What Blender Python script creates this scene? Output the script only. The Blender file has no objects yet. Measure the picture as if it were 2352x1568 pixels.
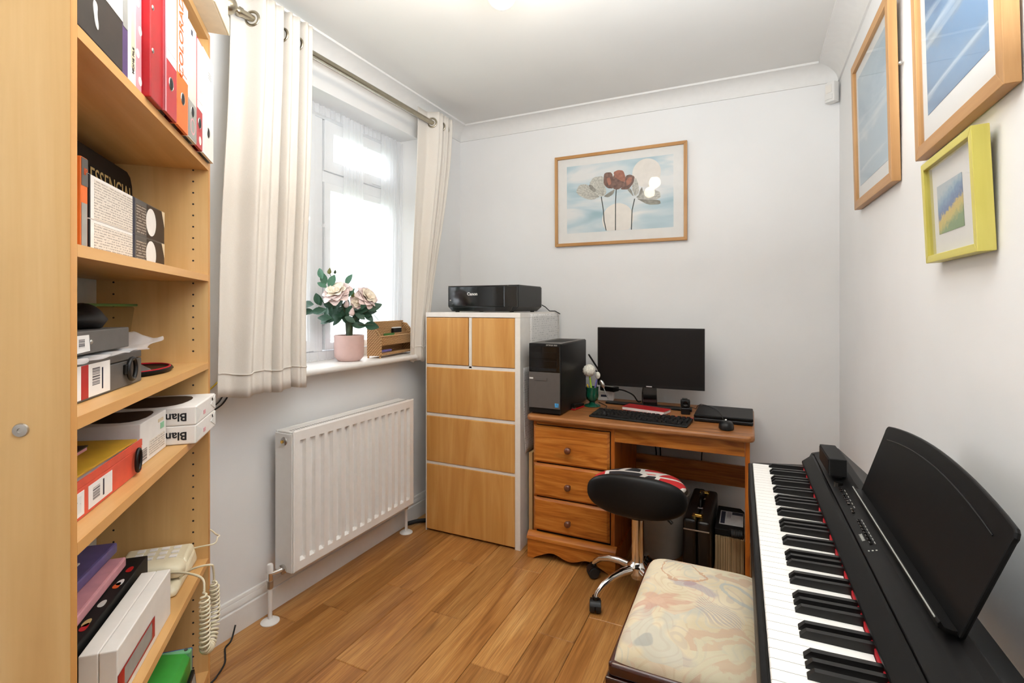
import bpy, bmesh, math, random
from mathutils import Vector, Matrix
S = bpy.context.scene
COL = S.collection
pi = math.pi
rnd = random.Random(7)

# ------------------------------------------------------------------ camera, sky, lights, exposure
HC = 1.28
cam = bpy.data.cameras.new('camera')
cam.sensor_width = 36.0
cam.lens = 1160.0 / 2352.0 * 36.0
cam.shift_y = -80.0 / 2352.0
cam.clip_start = 0.02
cam_o = bpy.data.objects.new('camera', cam)
cam_o.location = (0, 0, HC)
cam_o.rotation_euler = (pi / 2, 0, math.radians(25.25))
COL.objects.link(cam_o)
S.camera = cam_o

W = bpy.data.worlds.new('overcast_sky')
W.use_nodes = True
bg = W.node_tree.nodes['Background']
bg.inputs[0].default_value = (0.90, 0.95, 1.0, 1)
bg.inputs[1].default_value = 3.8
S.world = W

def area_light(name, loc, target, size, size_y, power, color, portal=False):
    l = bpy.data.lights.new(name, 'AREA')
    l.shape = 'RECTANGLE'
    l.size, l.size_y, l.energy, l.color = size, size_y, power, color
    if portal:
        l.cycles.is_portal = True
    o = bpy.data.objects.new(name, l)
    o.location = loc
    o.rotation_euler = (Vector(target) - Vector(loc)).to_track_quat('-Z', 'Y').to_euler()
    COL.objects.link(o)
    return o

# the daylight comes in through the window (portal only guides sampling of the sky)
area_light('window_portal', (-2.2, 1.92, 1.66), (0, 1.92, 1.66), 1.4, 1.4, 1.0, (1, 1, 1), True)
# photographer's strobe turned up at the white ceiling above the camera, so the room is lit by the bounce
area_light('bounced_flash', (-0.22, 0.66, 1.75), (-0.22, 0.74, 2.5), 0.6, 0.6, 37.0, (0.87, 0.94, 1.0))

S.view_settings.view_transform = 'Standard'
S.view_settings.look = 'None'
S.view_settings.gamma = 1.0
S.view_settings.use_curve_mapping = False
S.view_settings.exposure = 0.71
S.cycles.use_denoising = True
S.cycles.max_bounces = 10
S.cycles.diffuse_bounces = 4
S.cycles.transparent_max_bounces = 16
S.cycles.caustics_reflective = False
S.cycles.caustics_refractive = False
S.cycles.sample_clamp_indirect = 8.0

# ------------------------------------------------------------------ materials
def lin(c):
    def f(v):
        v /= 255.0
        return v / 12.92 if v <= 0.04045 else ((v + 0.055) / 1.055) ** 2.4
    return (f(c[0]), f(c[1]), f(c[2]), 1.0)

class NT:
    """small node-tree writer"""
    def __init__(self, name):
        self.m = bpy.data.materials.new(name)
        self.m.use_nodes = True
        self.t = self.m.node_tree
        self.b = self.t.nodes['Principled BSDF']
    def n(self, kind, **kw):
        x = self.t.nodes.new('ShaderNode' + kind)
        for k, v in kw.items():
            setattr(x, k, v)
        return x
    def l(self, a, b):
        self.t.links.new(a, b)
    def coord(self, scale=(1, 1, 1), rot=(0, 0, 0), loc=(0, 0, 0), src='Object'):
        tc = self.n('TexCoord')
        mp = self.n('Mapping')
        self.l(tc.outputs[src], mp.inputs[0])
        mp.inputs['Scale'].default_value = scale
        mp.inputs['Rotation'].default_value = rot
        mp.inputs['Location'].default_value = loc
        return mp.outputs[0]
    def noise(self, vec, scale=5, detail=3, rough=.5, dist=0):
        x = self.n('TexNoise')
        x.inputs['Scale'].default_value = scale
        x.inputs['Detail'].default_value = detail
        x.inputs['Roughness'].default_value = rough
        x.inputs['Distortion'].default_value = dist
        if vec is not None:
            self.l(vec, x.inputs['Vector'])
        return x.outputs['Fac']
    def ramp(self, fac, stops, interp='LINEAR'):
        r = self.n('ValToRGB')
        r.color_ramp.interpolation = interp
        e = r.color_ramp.elements
        while len(e) < len(stops):
            e.new(0.5)
        for i, (p, c) in enumerate(stops):
            e[i].position = p
            e[i].color = c if len(c) == 4 else lin(c)
        self.l(fac, r.inputs[0])
        return r.outputs[0]
    def mix(self, fac, a, b, mode='MIX'):
        x = self.n('MixRGB', blend_type=mode)
        for i, v in ((0, fac), (1, a), (2, b)):
            if isinstance(v, (int, float)):
                x.inputs[i].default_value = v
            elif isinstance(v, tuple):
                x.inputs[i].default_value = v if len(v) == 4 else lin(v)
            else:
                self.l(v, x.inputs[i])
        return x.outputs[0]
    def math(self, op, a, b=0.0):
        x = self.n('Math', operation=op)
        for i, v in ((0, a), (1, b)):
            if isinstance(v, (int, float)):
                x.inputs[i].default_value = v
            else:
                self.l(v, x.inputs[i])
        return x.outputs[0]
    def sep(self, vec):
        x = self.n('SeparateXYZ')
        self.l(vec, x.inputs[0])
        return x.outputs
    def bump(self, h, strength=.2, dist=.002):
        x = self.n('Bump')
        x.inputs['Strength'].default_value = strength
        x.inputs['Distance'].default_value = dist
        self.l(h, x.inputs['Height'])
        self.l(x.outputs[0], self.b.inputs['Normal'])
    def set(self, color=None, rough=None, metal=None, spec=None, coat=None, trans=None, alpha=None):
        b = self.b.inputs
        if color is not None:
            if isinstance(color, tuple):
                b['Base Color'].default_value = color if len(color) == 4 else lin(color)
            else:
                self.l(color, b['Base Color'])
        if rough is not None:
            b['Roughness'].default_value = rough
        if metal is not None:
            b['Metallic'].default_value = metal
        if spec is not None:
            b['Specular IOR Level'].default_value = spec
        if coat is not None:
            b['Coat Weight'].default_value = coat
            b['Coat Roughness'].default_value = .08
        if trans is not None:
            b['Transmission Weight'].default_value = trans
        if alpha is not None:
            b['Alpha'].default_value = alpha
        return self.m

def mat(name, c, rough=.5, metal=0., var=.06, nscale=30, bump=0., bscale=200, spec=.5, coat=0.):
    k = NT(name)
    v = k.coord()
    f = k.noise(v, nscale, 3)
    d = tuple(max(0, x * (1 - var)) for x in c)
    e = tuple(min(255, x * (1 + var * .5)) for x in c)
    col = k.ramp(f, [(.3, d), (.7, e)])
    if bump:
        k.bump(k.noise(v, bscale, 2), bump, .001)
    return k.set(col, rough, metal, spec, coat)

def wood(name, dark, mid, light, axis='x', grain=1., rough=.4, knots=None, rand=0., coat=0., fig=1.):
    """stretched noise grain along an axis, optional dark knots, optional tone per object"""
    k = NT(name)
    st = {'x': (1.2, 14, 14), 'y': (14, 1.2, 14), 'z': (14, 14, 1.2)}[axis]
    st = tuple(s * grain for s in st)
    fine = {'x': (6, 160, 160), 'y': (160, 6, 160), 'z': (160, 160, 6)}[axis]
    v = k.coord(st)
    vf = k.coord(fine)
    if rand:
        oi = k.n('ObjectInfo')
        off = k.n('VectorMath', operation='SCALE')
        cmb = k.n('CombineXYZ')
        for i in range(3):
            k.l(oi.outputs['Random'], cmb.inputs[i])
        k.l(cmb.outputs[0], off.inputs[0])
        off.inputs['Scale'].default_value = 57.0
        ad = k.n('VectorMath', operation='ADD')
        k.l(v, ad.inputs[0]); k.l(off.outputs[0], ad.inputs[1])
        v = ad.outputs[0]
    f = k.noise(v, 1.0, 4, .55, 1.3 * fig)
    col = k.ramp(f, [(.28, dark), (.5, mid), (.72, light)])
    g = k.noise(vf, 1.0, 2, .6)
    col = k.mix(k.math('MULTIPLY', g, .35), col, dark)
    if knots:
        ks = {'x': (2.2, 7, 7), 'y': (7, 2.2, 7), 'z': (7, 7, 2.2)}[axis]
        kv = k.coord(tuple(s * knots[0] for s in ks))
        if rand:
            ad2 = k.n('VectorMath', operation='ADD')
            k.l(kv, ad2.inputs[0]); k.l(off.outputs[0], ad2.inputs[1])
            kv = ad2.outputs[0]
        vo = k.n('TexVoronoi', feature='F1')
        vo.inputs['Scale'].default_value = 1.0
        vo.inputs['Randomness'].default_value = 1.0
        k.l(kv, vo.inputs['Vector'])
        kn = k.ramp(vo.outputs['Distance'], [(0, (1, 1, 1, 1)), (knots[1], (0.55, 0.55, 0.55, 1)), (knots[1] * 2.6, (0, 0, 0, 1))])
        kfac = k.math('MULTIPLY', kn, knots[2])
        col = k.mix(kfac, col, tuple(x * .38 for x in dark))
    if rand:
        hv = k.n('HueSaturation')
        mr = k.n('MapRange')
        k.l(oi.outputs['Random'], mr.inputs[0])
        mr.inputs[3].default_value = 1 - rand; mr.inputs[4].default_value = 1 + rand
        k.l(mr.outputs[0], hv.inputs['Value'])
        k.l(col, hv.inputs['Color'])
        col = hv.outputs[0]
    k.bump(g, .12, .0006)
    return k.set(col, rough, 0, .45, coat)

M = {}
M['wall'] = mat('wall_paint', (236, 235, 234), .85, var=.012, nscale=2.5, bump=.05, bscale=350)
M['ceil'] = mat('ceiling_paint', (226, 224, 220), .9, var=.012, nscale=2, bump=.04)
M['trim'] = mat('white_gloss_paint', (232, 229, 225), .4, var=.01)
M['cove'] = mat('coving_paint', (230, 228, 225), .8, var=.01)
M['upvc'] = mat('white_upvc', (236, 238, 240), .3, var=.01)
M['radiator'] = mat('radiator_enamel', (236, 233, 229), .35, var=.01)
def oak_floor():
    k = NT('oak_plank')
    oi = k.n('ObjectInfo')
    cmb = k.n('CombineXYZ')
    k.l(k.math('MULTIPLY', oi.outputs['Random'], 37.0), cmb.inputs[0])
    k.l(k.math('MULTIPLY', oi.outputs['Random'], 91.0), cmb.inputs[1])
    def vec(sc):
        ad = k.n('VectorMath', operation='ADD')
        k.l(k.coord(sc), ad.inputs[0]); k.l(cmb.outputs[0], ad.inputs[1])
        return ad.outputs[0]
    broad = k.noise(vec((9, .9, 1)), 1.0, 3, .5, 1.6)
    streak = k.noise(vec((55, 1.6, 1)), 1.0, 4, .6, .8)
    fine = k.noise(vec((240, 7, 1)), 1.0, 2, .6)
    f = k.math('ADD', k.math('MULTIPLY', broad, .55), k.math('MULTIPLY', streak, .45))
    col = k.ramp(f, [(.30, (132, 82, 38)), (.45, (176, 119, 62)), (.56, (196, 141, 80)), (.72, (218, 168, 104))])
    col = k.mix(k.math('MULTIPLY', k.ramp(fine, [(.42, (1, 1, 1, 1)), (.56, (0, 0, 0, 1))]), .3), col, (112, 66, 30))
    vo = k.n('TexVoronoi', feature='F1'); vo.inputs['Scale'].default_value = 1.0
    k.l(vec((9, 2.6, 1)), vo.inputs['Vector'])
    sel = k.n('SeparateColor'); k.l(vo.outputs['Color'], sel.inputs[0])
    on = k.math('GREATER_THAN', sel.outputs[0], .55)
    kn = k.ramp(k.math('ADD', vo.outputs['Distance'], k.math('MULTIPLY', k.math('SUBTRACT', streak, .5), .22)), [(.0, (1, 1, 1, 1)), (.07, (.6, .6, .6, 1)), (.22, (0, 0, 0, 1))])
    col = k.mix(k.math('MULTIPLY', k.math('MULTIPLY', kn, on), .75), col, (72, 38, 18))
    hv = k.n('HueSaturation')
    mr = k.n('MapRange'); k.l(oi.outputs['Random'], mr.inputs[0])
    mr.inputs[3].default_value = .84; mr.inputs[4].default_value = 1.14
    k.l(mr.outputs[0], hv.inputs['Value'])
    k.l(col, hv.inputs['Color'])
    k.bump(fine, .1, .0005)
    return k.set(hv.outputs[0], .34, 0, .45, .12)
M['plank'] = oak_floor()
M['gap'] = mat('plank_gap', (70, 42, 22), .8)
M['birch'] = wood('birch_veneer', (206, 160, 100), (222, 180, 120), (232, 194, 138), 'z', .45, .42, fig=1.6)
M['birchx'] = wood('birch_veneer_shelf', (196, 146, 88), (212, 166, 106), (224, 182, 124), 'x', .5, .42, fig=1.4)
M['birchedge'] = wood('birch_edge', (196, 136, 70), (212, 155, 88), (224, 171, 104), 'z', .5, .5)
M['birchedgex'] = wood('birch_edge_shelf', (205, 148, 84), (220, 167, 102), (230, 182, 118), 'x', .5, .5)
M['front'] = wood('birch_drawer_front', (198, 138, 68), (213, 157, 86), (225, 174, 104), 'z', .7, .4, fig=1.6)
M['pine'] = wood('antique_pine', (152, 82, 26), (194, 116, 44), (218, 146, 66), 'x', 1.7, .3, (1.3, .085, .95), coat=.12, fig=2.2)
M['pinez'] = wood('antique_pine_upright', (150, 74, 20), (190, 106, 36), (212, 132, 54), 'z', 1.6, .32, (1.0, .06, .8), coat=.1, fig=1.8)
M['pinetop'] = wood('antique_pine_top', (124, 74, 36), (160, 102, 54), (188, 128, 74), 'x', 1.6, .4, (1.0, .07, .9), coat=.05, fig=2)
M['mahogany'] = wood('dark_mahogany', (40, 14, 8), (70, 26, 15), (92, 38, 22), 'x', .8, .22, coat=.5)
M['frame'] = wood('oak_frame_x', (172, 124, 74), (192, 145, 92), (206, 162, 110), 'y', 1.2, .45)
M['framez'] = wood('oak_frame_z', (172, 124, 74), (192, 145, 92), (206, 162, 110), 'z', 1.2, .45)
M['framex'] = wood('oak_frame_back', (168, 118, 64), (188, 138, 82), (202, 154, 98), 'x', 1.2, .45)
M['yellow'] = wood('yellow_frame', (200, 186, 84), (212, 200, 98), (222, 210, 114), 'y', 1.4, .4)
M['yellowz'] = wood('yellow_frame_z', (200, 186, 84), (212, 200, 98), (222, 210, 114), 'z', 1.4, .4)
M['knob'] = mat('brown_knob', (112, 62, 40), .3, var=.1, coat=.3)
M['white'] = mat('white_lacquer', (236, 230, 222), .45, var=.015)
M['paper'] = mat('white_paper', (236, 231, 226), .8, var=.02)
M['cream'] = mat('cream_plastic', (226, 214, 184), .4, var=.03)
M['black'] = mat('black_plastic', (17, 16, 16), .38, var=.12, spec=.35)
M['blacksatin'] = mat('black_satin', (14, 13, 13), .42, var=.06, nscale=60, bump=.03, bscale=900, spec=.15)
M['blackgloss'] = mat('black_gloss', (12, 11, 11), .1, var=.05, coat=.5)
M['blackmatt'] = mat('black_matt', (16, 15, 15), .6, var=.1, spec=.3)
M['screen'] = mat('screen_off', (17, 13, 13), .35, var=.02, spec=.3)
M['leather'] = mat('black_leatherette', (13, 12, 12), .38, var=.1, bump=.06, bscale=500, spec=.3)
M['case'] = mat('black_case_vinyl', (20, 16, 14), .35, var=.1, bump=.2, bscale=300)
M['greyplastic'] = mat('grey_plastic', (88, 82, 78), .5, var=.03)
M['chrome'] = mat('chrome', (225, 222, 218), .1, 1., var=.01)
M['nickel'] = mat('brushed_nickel', (176, 168, 150), .3, 1., var=.04)
M['brass'] = mat('brass', (206, 168, 88), .25, 1., var=.05)
M['steel'] = mat('steel', (190, 188, 184), .3, 1., var=.03)
M['rubber'] = mat('rubber', (30, 30, 30), .6)
M['red'] = mat('red_card', (176, 14, 24), .4, var=.05)
M['redlight'] = mat('red_spine', (186, 40, 48), .45, var=.05)
M['redfelt'] = mat('red_felt', (190, 20, 34), .9, var=.1, bump=.2)
M['salmon'] = mat('salmon_card', (222, 84, 60), .5, var=.05)
M['orange'] = mat('orange_card', (232, 112, 36), .5, var=.05)
M['greycard'] = mat('grey_card', (92, 88, 84), .55, var=.05)
M['lightgrey'] = mat('light_grey_card', (206, 204, 196), .6, var=.03)
M['midgrey'] = mat('mid_grey_card', (160, 158, 152), .6, var=.04)
M['purple'] = mat('purple_card', (88, 62, 116), .5, var=.08)
M['lilac'] = mat('lilac_folder', (104, 94, 150), .4, var=.06)
M['pink'] = mat('pink_folder', (226, 160, 168), .45, var=.05)
M['yellowcard'] = mat('yellow_folder', (204, 158, 44), .5, var=.05)
M['green'] = mat('green_folder', (62, 160, 62), .35, var=.05)
M['greenpale'] = mat('pale_green_plastic', (132, 200, 150), .35, var=.05)
M['blue'] = mat('blue_folder', (38, 92, 178), .4, var=.05)
M['greenlid'] = mat('green_lid', (60, 120, 50), .4)
M['brownfile'] = mat('dark_brown_file', (50, 38, 32), .5, var=.3, nscale=14)
M['ink'] = mat('black_ink', (24, 24, 28), .7)
M['darkink'] = mat('navy_ink', (36, 40, 62), .6)
M['white_ink'] = mat('white_print', (222, 218, 214), .6)
M['orangeink'] = mat('orange_print', (220, 92, 30), .6)
M['goldink'] = mat('gold_print', (206, 178, 120), .6)
M['bluesticker'] = mat('blue_sticker', (70, 150, 205), .4, var=.25, nscale=90)
M['blush'] = mat('blush_ceramic', (214, 180, 172), .55, var=.02)
M['soil'] = mat('soil', (60, 44, 34), .95, var=.3, bump=.5)
M['leaf'] = mat('rose_leaf', (44, 82, 60), .5, var=.3, nscale=25)
M['leaf2'] = mat('rose_leaf_pale', (78, 124, 98), .5, var=.2, nscale=25)
M['stem'] = mat('rose_stem', (62, 78, 52), .6, var=.2)
M['petal'] = mat('pink_petal', (244, 220, 215), .6, var=.08, nscale=18)
M['petalc'] = mat('cream_petal', (246, 232, 212), .6, var=.06, nscale=18)
M['bud'] = mat('bud_green', (112, 112, 58), .6, var=.2)
M['bin'] = mat('bin_plastic', (176, 168, 158), .5, var=.02)
M['greenglass'] = mat('green_glass', (14, 78, 58), .12, var=.15, coat=.6)
M['pom'] = mat('white_pompom', (238, 234, 220), .9, var=.1, nscale=120, bump=.8, bscale=260)
M['lime'] = mat('lime_pen', (160, 196, 40), .4)
M['violetpen'] = mat('violet_pen', (126, 118, 190), .4)
M['yellowpen'] = mat('yellow_pen', (220, 180, 40), .4)
M['yellowcord'] = mat('yellow_cable', (226, 198, 60), .5)
M['keywhite'] = mat('key_white', (240, 236, 230), .28, var=.01)
M['keyblack'] = mat('key_black', (20, 19, 19), .3, var=.06, spec=.4)
M['carton'] = mat('cream_carton', (226, 208, 176), .7, var=.03)
M['matboard'] = mat('mat_board', (226, 224, 220), .85, var=.01)
M['house'] = mat('far_house_render', (206, 206, 204), .9)
M['roof'] = mat('far_house_roof', (150, 148, 150), .9)
M['lawn'] = mat('far_lawn', (140, 150, 130), .95)
M['board'] = wood('pale_board', (196, 160, 108), (214, 180, 128), (224, 192, 142), 'z', .7, .6)

def wicker():
    k = NT('wicker')
    v = k.coord((1, 1, 1))
    w1 = k.n('TexWave', wave_type='BANDS', bands_direction='Z')
    w1.inputs['Scale'].default_value = 60; w1.inputs['Distortion'].default_value = 2
    k.l(v, w1.inputs[0])
    w2 = k.n('TexWave', wave_type='BANDS', bands_direction='DIAGONAL')
    w2.inputs['Scale'].default_value = 40; w2.inputs['Distortion'].default_value = 1.5
    k.l(v, w2.inputs[0])
    f = k.math('MULTIPLY', w1.outputs['Fac'], w2.outputs['Fac'])
    col = k.ramp(f, [(.0, (140, 98, 58)), (.3, (204, 158, 106)), (1, (228, 190, 138))])
    k.bump(f, .6, .002)
    return k.set(col, .65)
M['wicker'] = wicker()

def fabric_white():
    k = NT('white_curtain_cotton')
    v = k.coord((1, 1, 1))
    f = k.noise(v, 500, 2)
    col = k.ramp(f, [(.3, (232, 225, 216)), (.7, (240, 234, 226))])
    k.bump(f, .15, .0006)
    m = k.set(col, .9, spec=.1)
    tr = k.n('BsdfTranslucent'); tr.inputs[0].default_value = lin((240, 232, 220))
    mx = k.n('MixShader'); mx.inputs[0].default_value = .18
    k.l(k.b.outputs[0], mx.inputs[1]); k.l(tr.outputs[0], mx.inputs[2])
    k.l(mx.outputs[0], k.t.nodes['Material Output'].inputs[0])
    return m
M['curtain'] = fabric_white()

def sheer(name, dens):
    k = NT(name)
    v = k.coord((1, 1, 1))
    vo = k.n('TexVoronoi', feature='F1'); vo.inputs['Scale'].default_value = 9
    k.l(k.coord((0.001, 1, 1)), vo.inputs[0])
    dots = k.math('LESS_THAN', vo.outputs['Distance'], .1)
    d = k.n('BsdfDiffuse'); d.inputs[0].default_value = lin((244, 244, 246))
    t = k.n('BsdfTranslucent'); t.inputs[0].default_value = lin((246, 248, 252))
    m1 = k.n('MixShader'); m1.inputs[0].default_value = .5
    k.l(d.outputs[0], m1.inputs[1]); k.l(t.outputs[0], m1.inputs[2])
    tp = k.n('BsdfTransparent')
    m2 = k.n('MixShader')
    fac = k.math('MINIMUM', k.math('ADD', k.math('MULTIPLY', dots, .3), dens), 1.0)
    k.l(fac, m2.inputs[0])
    k.l(tp.outputs[0], m2.inputs[1]); k.l(m1.outputs[0], m2.inputs[2])
    k.l(m2.outputs[0], k.t.nodes['Material Output'].inputs[0])
    return k.m
M['sheer'] = sheer('net_curtain_voile', .15)
M['sheer2'] = sheer('net_curtain_voile_gathered', .45)

def glass(name, tint=(1, 1, 1, 1), gloss=.06, rough=.02):
    k = NT(name)
    tp = k.n('BsdfTransparent'); tp.inputs[0].default_value = tint
    g = k.n('BsdfGlossy'); g.inputs['Roughness'].default_value = rough
    lw = k.n('LayerWeight'); lw.inputs[0].default_value = .5
    mx = k.n('MixShader')
    k.l(k.math('ADD', k.math('MULTIPLY', k.math('POWER', lw.outputs['Facing'], 4.0),   .55), .009), mx.inputs[0])
    k.l(tp.outputs[0], mx.inputs[1]); k.l(g.outputs[0], mx.inputs[2])
    k.l(mx.outputs[0], k.t.nodes['Material Output'].inputs[0])
    return k.m
M['glass'] = glass('window_glass')
M['picglass'] = glass('picture_glass', rough=.01)
M['clear'] = glass('clear_plastic', (.86, .87, .84, 1), rough=.15)
M['poly'] = sheer('polythene', .42)

def lamp_glow(name, c, s):
    k = NT(name)
    e = k.n('Emission'); e.inputs[0].default_value = c; e.inputs[1].default_value = s
    k.l(e.outputs[0], k.t.nodes['Material Output'].inputs[0])
    return k.m
M['glow'] = lamp_glow('lit_globe', (1.0, .83, .61, 1), 38.0)

def tapestry():
    k = NT('tapestry_fabric')
    v = k.coord((1, 1, 1))
    nz = k.n('TexNoise'); nz.inputs['Scale'].default_value = 6; nz.inputs['Detail'].default_value = 1
    k.l(v, nz.inputs[0])
    off = k.n('VectorMath', operation='SCALE'); off.inputs['Scale'].default_value = .16
    # noise is centred on .5, so motif centres carry a .08 offset
    k.l(nz.outputs['Color'], off.inputs[0])
    ad = k.n('VectorMath', operation='ADD'); k.l(v, ad.inputs[0]); k.l(off.outputs[0], ad.inputs[1])
    vv = ad.outputs[0]
    base = k.ramp(k.noise(v, 9, 3), [(.3, (208, 192, 160)), (.7, (226, 212, 184))])
    vo = k.n('TexVoronoi', feature='F1'); vo.inputs['Scale'].default_value = 9.5; k.l(vv, vo.inputs[0])
    ring = k.math('SINE', k.math('MULTIPLY', vo.outputs['Distance'], 42.0))
    lines = k.ramp(ring, [(.5, (0, 0, 0, 1)), (.85, (1, 1, 1, 1))])
    sel = k.n('SeparateColor'); k.l(vo.outputs['Color'], sel.inputs[0])
    pal = k.ramp(sel.outputs[0], [(.0, (206, 150, 128)), (.25, (168, 152, 152)), (.45, (172, 178, 174)), (.62, (196, 164, 128)), (.8, (186, 190, 190))], 'CONSTANT')
    amt = k.math('MULTIPLY', lines, .26)
    col = k.mix(amt, base, pal)
    patch = k.ramp(k.noise(vv, 11, 2), [(.52, (0, 0, 0, 1)), (.6, (1, 1, 1, 1))])
    pal2 = k.ramp(sel.outputs[1], [(.0, (198, 140, 122)), (.3, (160, 150, 158)), (.55, (170, 180, 182)), (.75, (202, 170, 146))], 'CONSTANT')
    col = k.mix(k.math('MULTIPLY', patch, .34), col, pal2)
    # larger woven motifs: two scrolls, a coral flower, a lilac iris and a grey fan
    s3 = k.sep(vv)
    wob = k.noise(v, 34, 3)
    def blob(cx, cy, rx, ry, rot=0, soft=.35):
        c_, s_ = math.cos(rot), math.sin(rot)
        dx, dy = k.math('SUBTRACT', s3[0], cx), k.math('SUBTRACT', s3[1], cy)
        ex = k.math('DIVIDE', k.math('ADD', k.math('MULTIPLY', dx, c_), k.math('MULTIPLY', dy, s_)), rx)
        ey = k.math('DIVIDE', k.math('SUBTRACT', k.math('MULTIPLY', dy, c_), k.math('MULTIPLY', dx, s_)), ry)
        r = k.math('SQRT', k.math('ADD', k.math('MULTIPLY', ex, ex), k.math('MULTIPLY', ey, ey)))
        r = k.math('ADD', r, k.math('MULTIPLY', k.math('SUBTRACT', wob, .5), .5))
        return r, k.math('ARCTAN2', ey, ex)
    def paint(col, mask, c, amt):
        return k.mix(k.math('MULTIPLY', mask, amt), col, c)
    def disc(r, e=.2):
        return k.ramp(r, [(0, (1, 1, 1, 1)), (1 - e, (1, 1, 1, 1)), (1.0, (0, 0, 0, 1))])
    def band(r, r0, w):
        d = k.math('ABSOLUTE', k.math('SUBTRACT', r, r0))
        return k.ramp(d, [(0, (1, 1, 1, 1)), (w * .7, (1, 1, 1, 1)), (w, (0, 0, 0, 1))])
    ox, oy = .08, .08
    for cx, cy, R in ((.262, .085, .085), (.285, .455, .07)):
        r, an = blob(cx + ox, cy + oy, R, R)
        gate = k.math('GREATER_THAN', k.math('ADD', an, 2.4), 0.0)
        col = paint(col, disc(r, .1), (206, 200, 174), .5)
        col = paint(col, k.math('MULTIPLY', band(r, .82, .17), gate), (200, 162, 138), .6)
        col = paint(col, k.math('MULTIPLY', band(r, .42, .12), gate), (204, 168, 142), .5)
    r, an = blob(.075 + ox, .215 + oy, .062, .048, .5)
    pet = k.math('ADD', r, k.math('MULTIPLY', k.math('SINE', k.math('MULTIPLY', an, 6.0)), .22))
    col = paint(col, disc(pet), (200, 146, 128), .55)
    col = paint(col, band(k.math('FRACT', k.math('MULTIPLY', an, 2.2)), .5, .14), (226, 190, 170), 0.0)
    col = paint(col, disc(k.math('MULTIPLY', r, 2.2)), (216, 184, 160), .5)
    r, an = blob(.160 + ox, .33 + oy, .072, .024, -.35)
    col = paint(col, disc(r), (168, 158, 168), .6)
    r, an = blob(.150 + ox, .342 + oy, .028, .016, .3)
    col = paint(col, disc(r), (176, 150, 150), .7)
    r, an = blob(.205 + ox, .225 + oy, .085, .055, -.7)
    hatch = k.math('GREATER_THAN', k.math('SINE', k.math('MULTIPLY', k.math('ADD', s3[0], k.math('MULTIPLY', s3[1], 1.1)), 420.0)), -.4)
    col = paint(col, k.math('MULTIPLY', disc(r), hatch), (168, 154, 154), .5)
    r, an = blob(.29 + ox, .33 + oy, .045, .05, 0)
    col = paint(col, band(r, .8, .16), (168, 178, 182), .55)
    r, an = blob(.075 + ox, .065 + oy, .03, .014, .5)
    col = paint(col, disc(r), (150, 150, 148), .55)
    r, an = blob(.06 + ox, .44 + oy, .04, .016, .6)
    col = paint(col, disc(r), (166, 168, 164), .6)
    r, an = blob(.12 + ox, .40 + oy, .10, .05, -.2)
    col = paint(col, band(r, .85, .05), (190, 134, 100), .6)
    weave = k.noise(v, 600, 2)
    k.bump(weave, .25, .0008)
    return k.set(col, .9, spec=.1)
M['tapestry'] = tapestry()

def petals_print():
    k = NT('red_black_white_print')
    v = k.coord((1, 1, 1), loc=(.03, .05, 0))
    vo = k.n('TexVoronoi', feature='F1'); vo.inputs['Scale'].default_value = 7.5; k.l(v, vo.inputs[0])
    ed = k.n('TexVoronoi', feature='DISTANCE_TO_EDGE'); ed.inputs['Scale'].default_value = 7.5; k.l(v, ed.inputs[0])
    sel = k.n('SeparateColor'); k.l(vo.outputs['Color'], sel.inputs[0])
    c = k.ramp(sel.outputs[0], [(0, (206, 44, 46)), (.5, (44, 44, 48))], 'CONSTANT')
    w = k.math('LESS_THAN', ed.outputs['Distance'], .07)
    return k.set(k.mix(w, c, (232, 224, 216)), .8)
M['print'] = petals_print()

def lined_paper(name, c, ink, axis, sc, dens=.55):
    """rows of illegible small print"""
    k = NT(name)
    v = k.coord((1, 1, 1))
    s = k.sep(v)
    zz = k.math('FRACT', k.math('MULTIPLY', s['XYZ'.index(axis)], sc))
    row = k.math('LESS_THAN', zz, .45)
    wd = k.n('TexNoise'); wd.inputs['Scale'].default_value = sc * .9; wd.inputs['Detail'].default_value = 2
    k.l(v, wd.inputs[0])
    word = k.math('GREATER_THAN', wd.outputs['Fac'], dens - .1)
    f = k.math('MULTIPLY', k.math('MULTIPLY', row, word), .6)
    return k.set(k.mix(f, c, ink), .8)
M['text_z'] = lined_paper('small_print', (226, 223, 219), (165, 163, 163), 'Z', 78, .66)
M['text_boxes'] = lined_paper('box_small_print', (226, 216, 204), (120, 110, 104), 'Z', 190)
M['text_dark'] = lined_paper('dark_small_print', (96, 82, 72), (200, 188, 172), 'Z', 150, .52)

def barcode():
    k = NT('barcode_print')
    s = k.sep(k.coord((1, 1, 1)))
    n = k.n('TexNoise', noise_dimensions='1D'); n.inputs['Scale'].default_value = 420
    k.l(s[2], n.inputs['W'])
    return k.set(k.mix(k.math('GREATER_THAN', n.outputs['Fac'], .5), (212, 206, 202), (70, 66, 70)), .7)
M['barcode'] = barcode()

def page_edges():
    k = NT('page_edges')
    s = k.sep(k.coord((1, 1, 1)))
    n = k.n('TexNoise', noise_dimensions='1D'); n.inputs['Scale'].default_value = 260; n.inputs['Detail'].default_value = 4
    k.l(s[0], n.inputs['W'])
    return k.set(k.ramp(n.outputs['Fac'], [(.3, (120, 92, 60)), (.5, (176, 146, 104)), (.7, (206, 178, 134))]), .8)
M['pages'] = page_edges()

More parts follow.
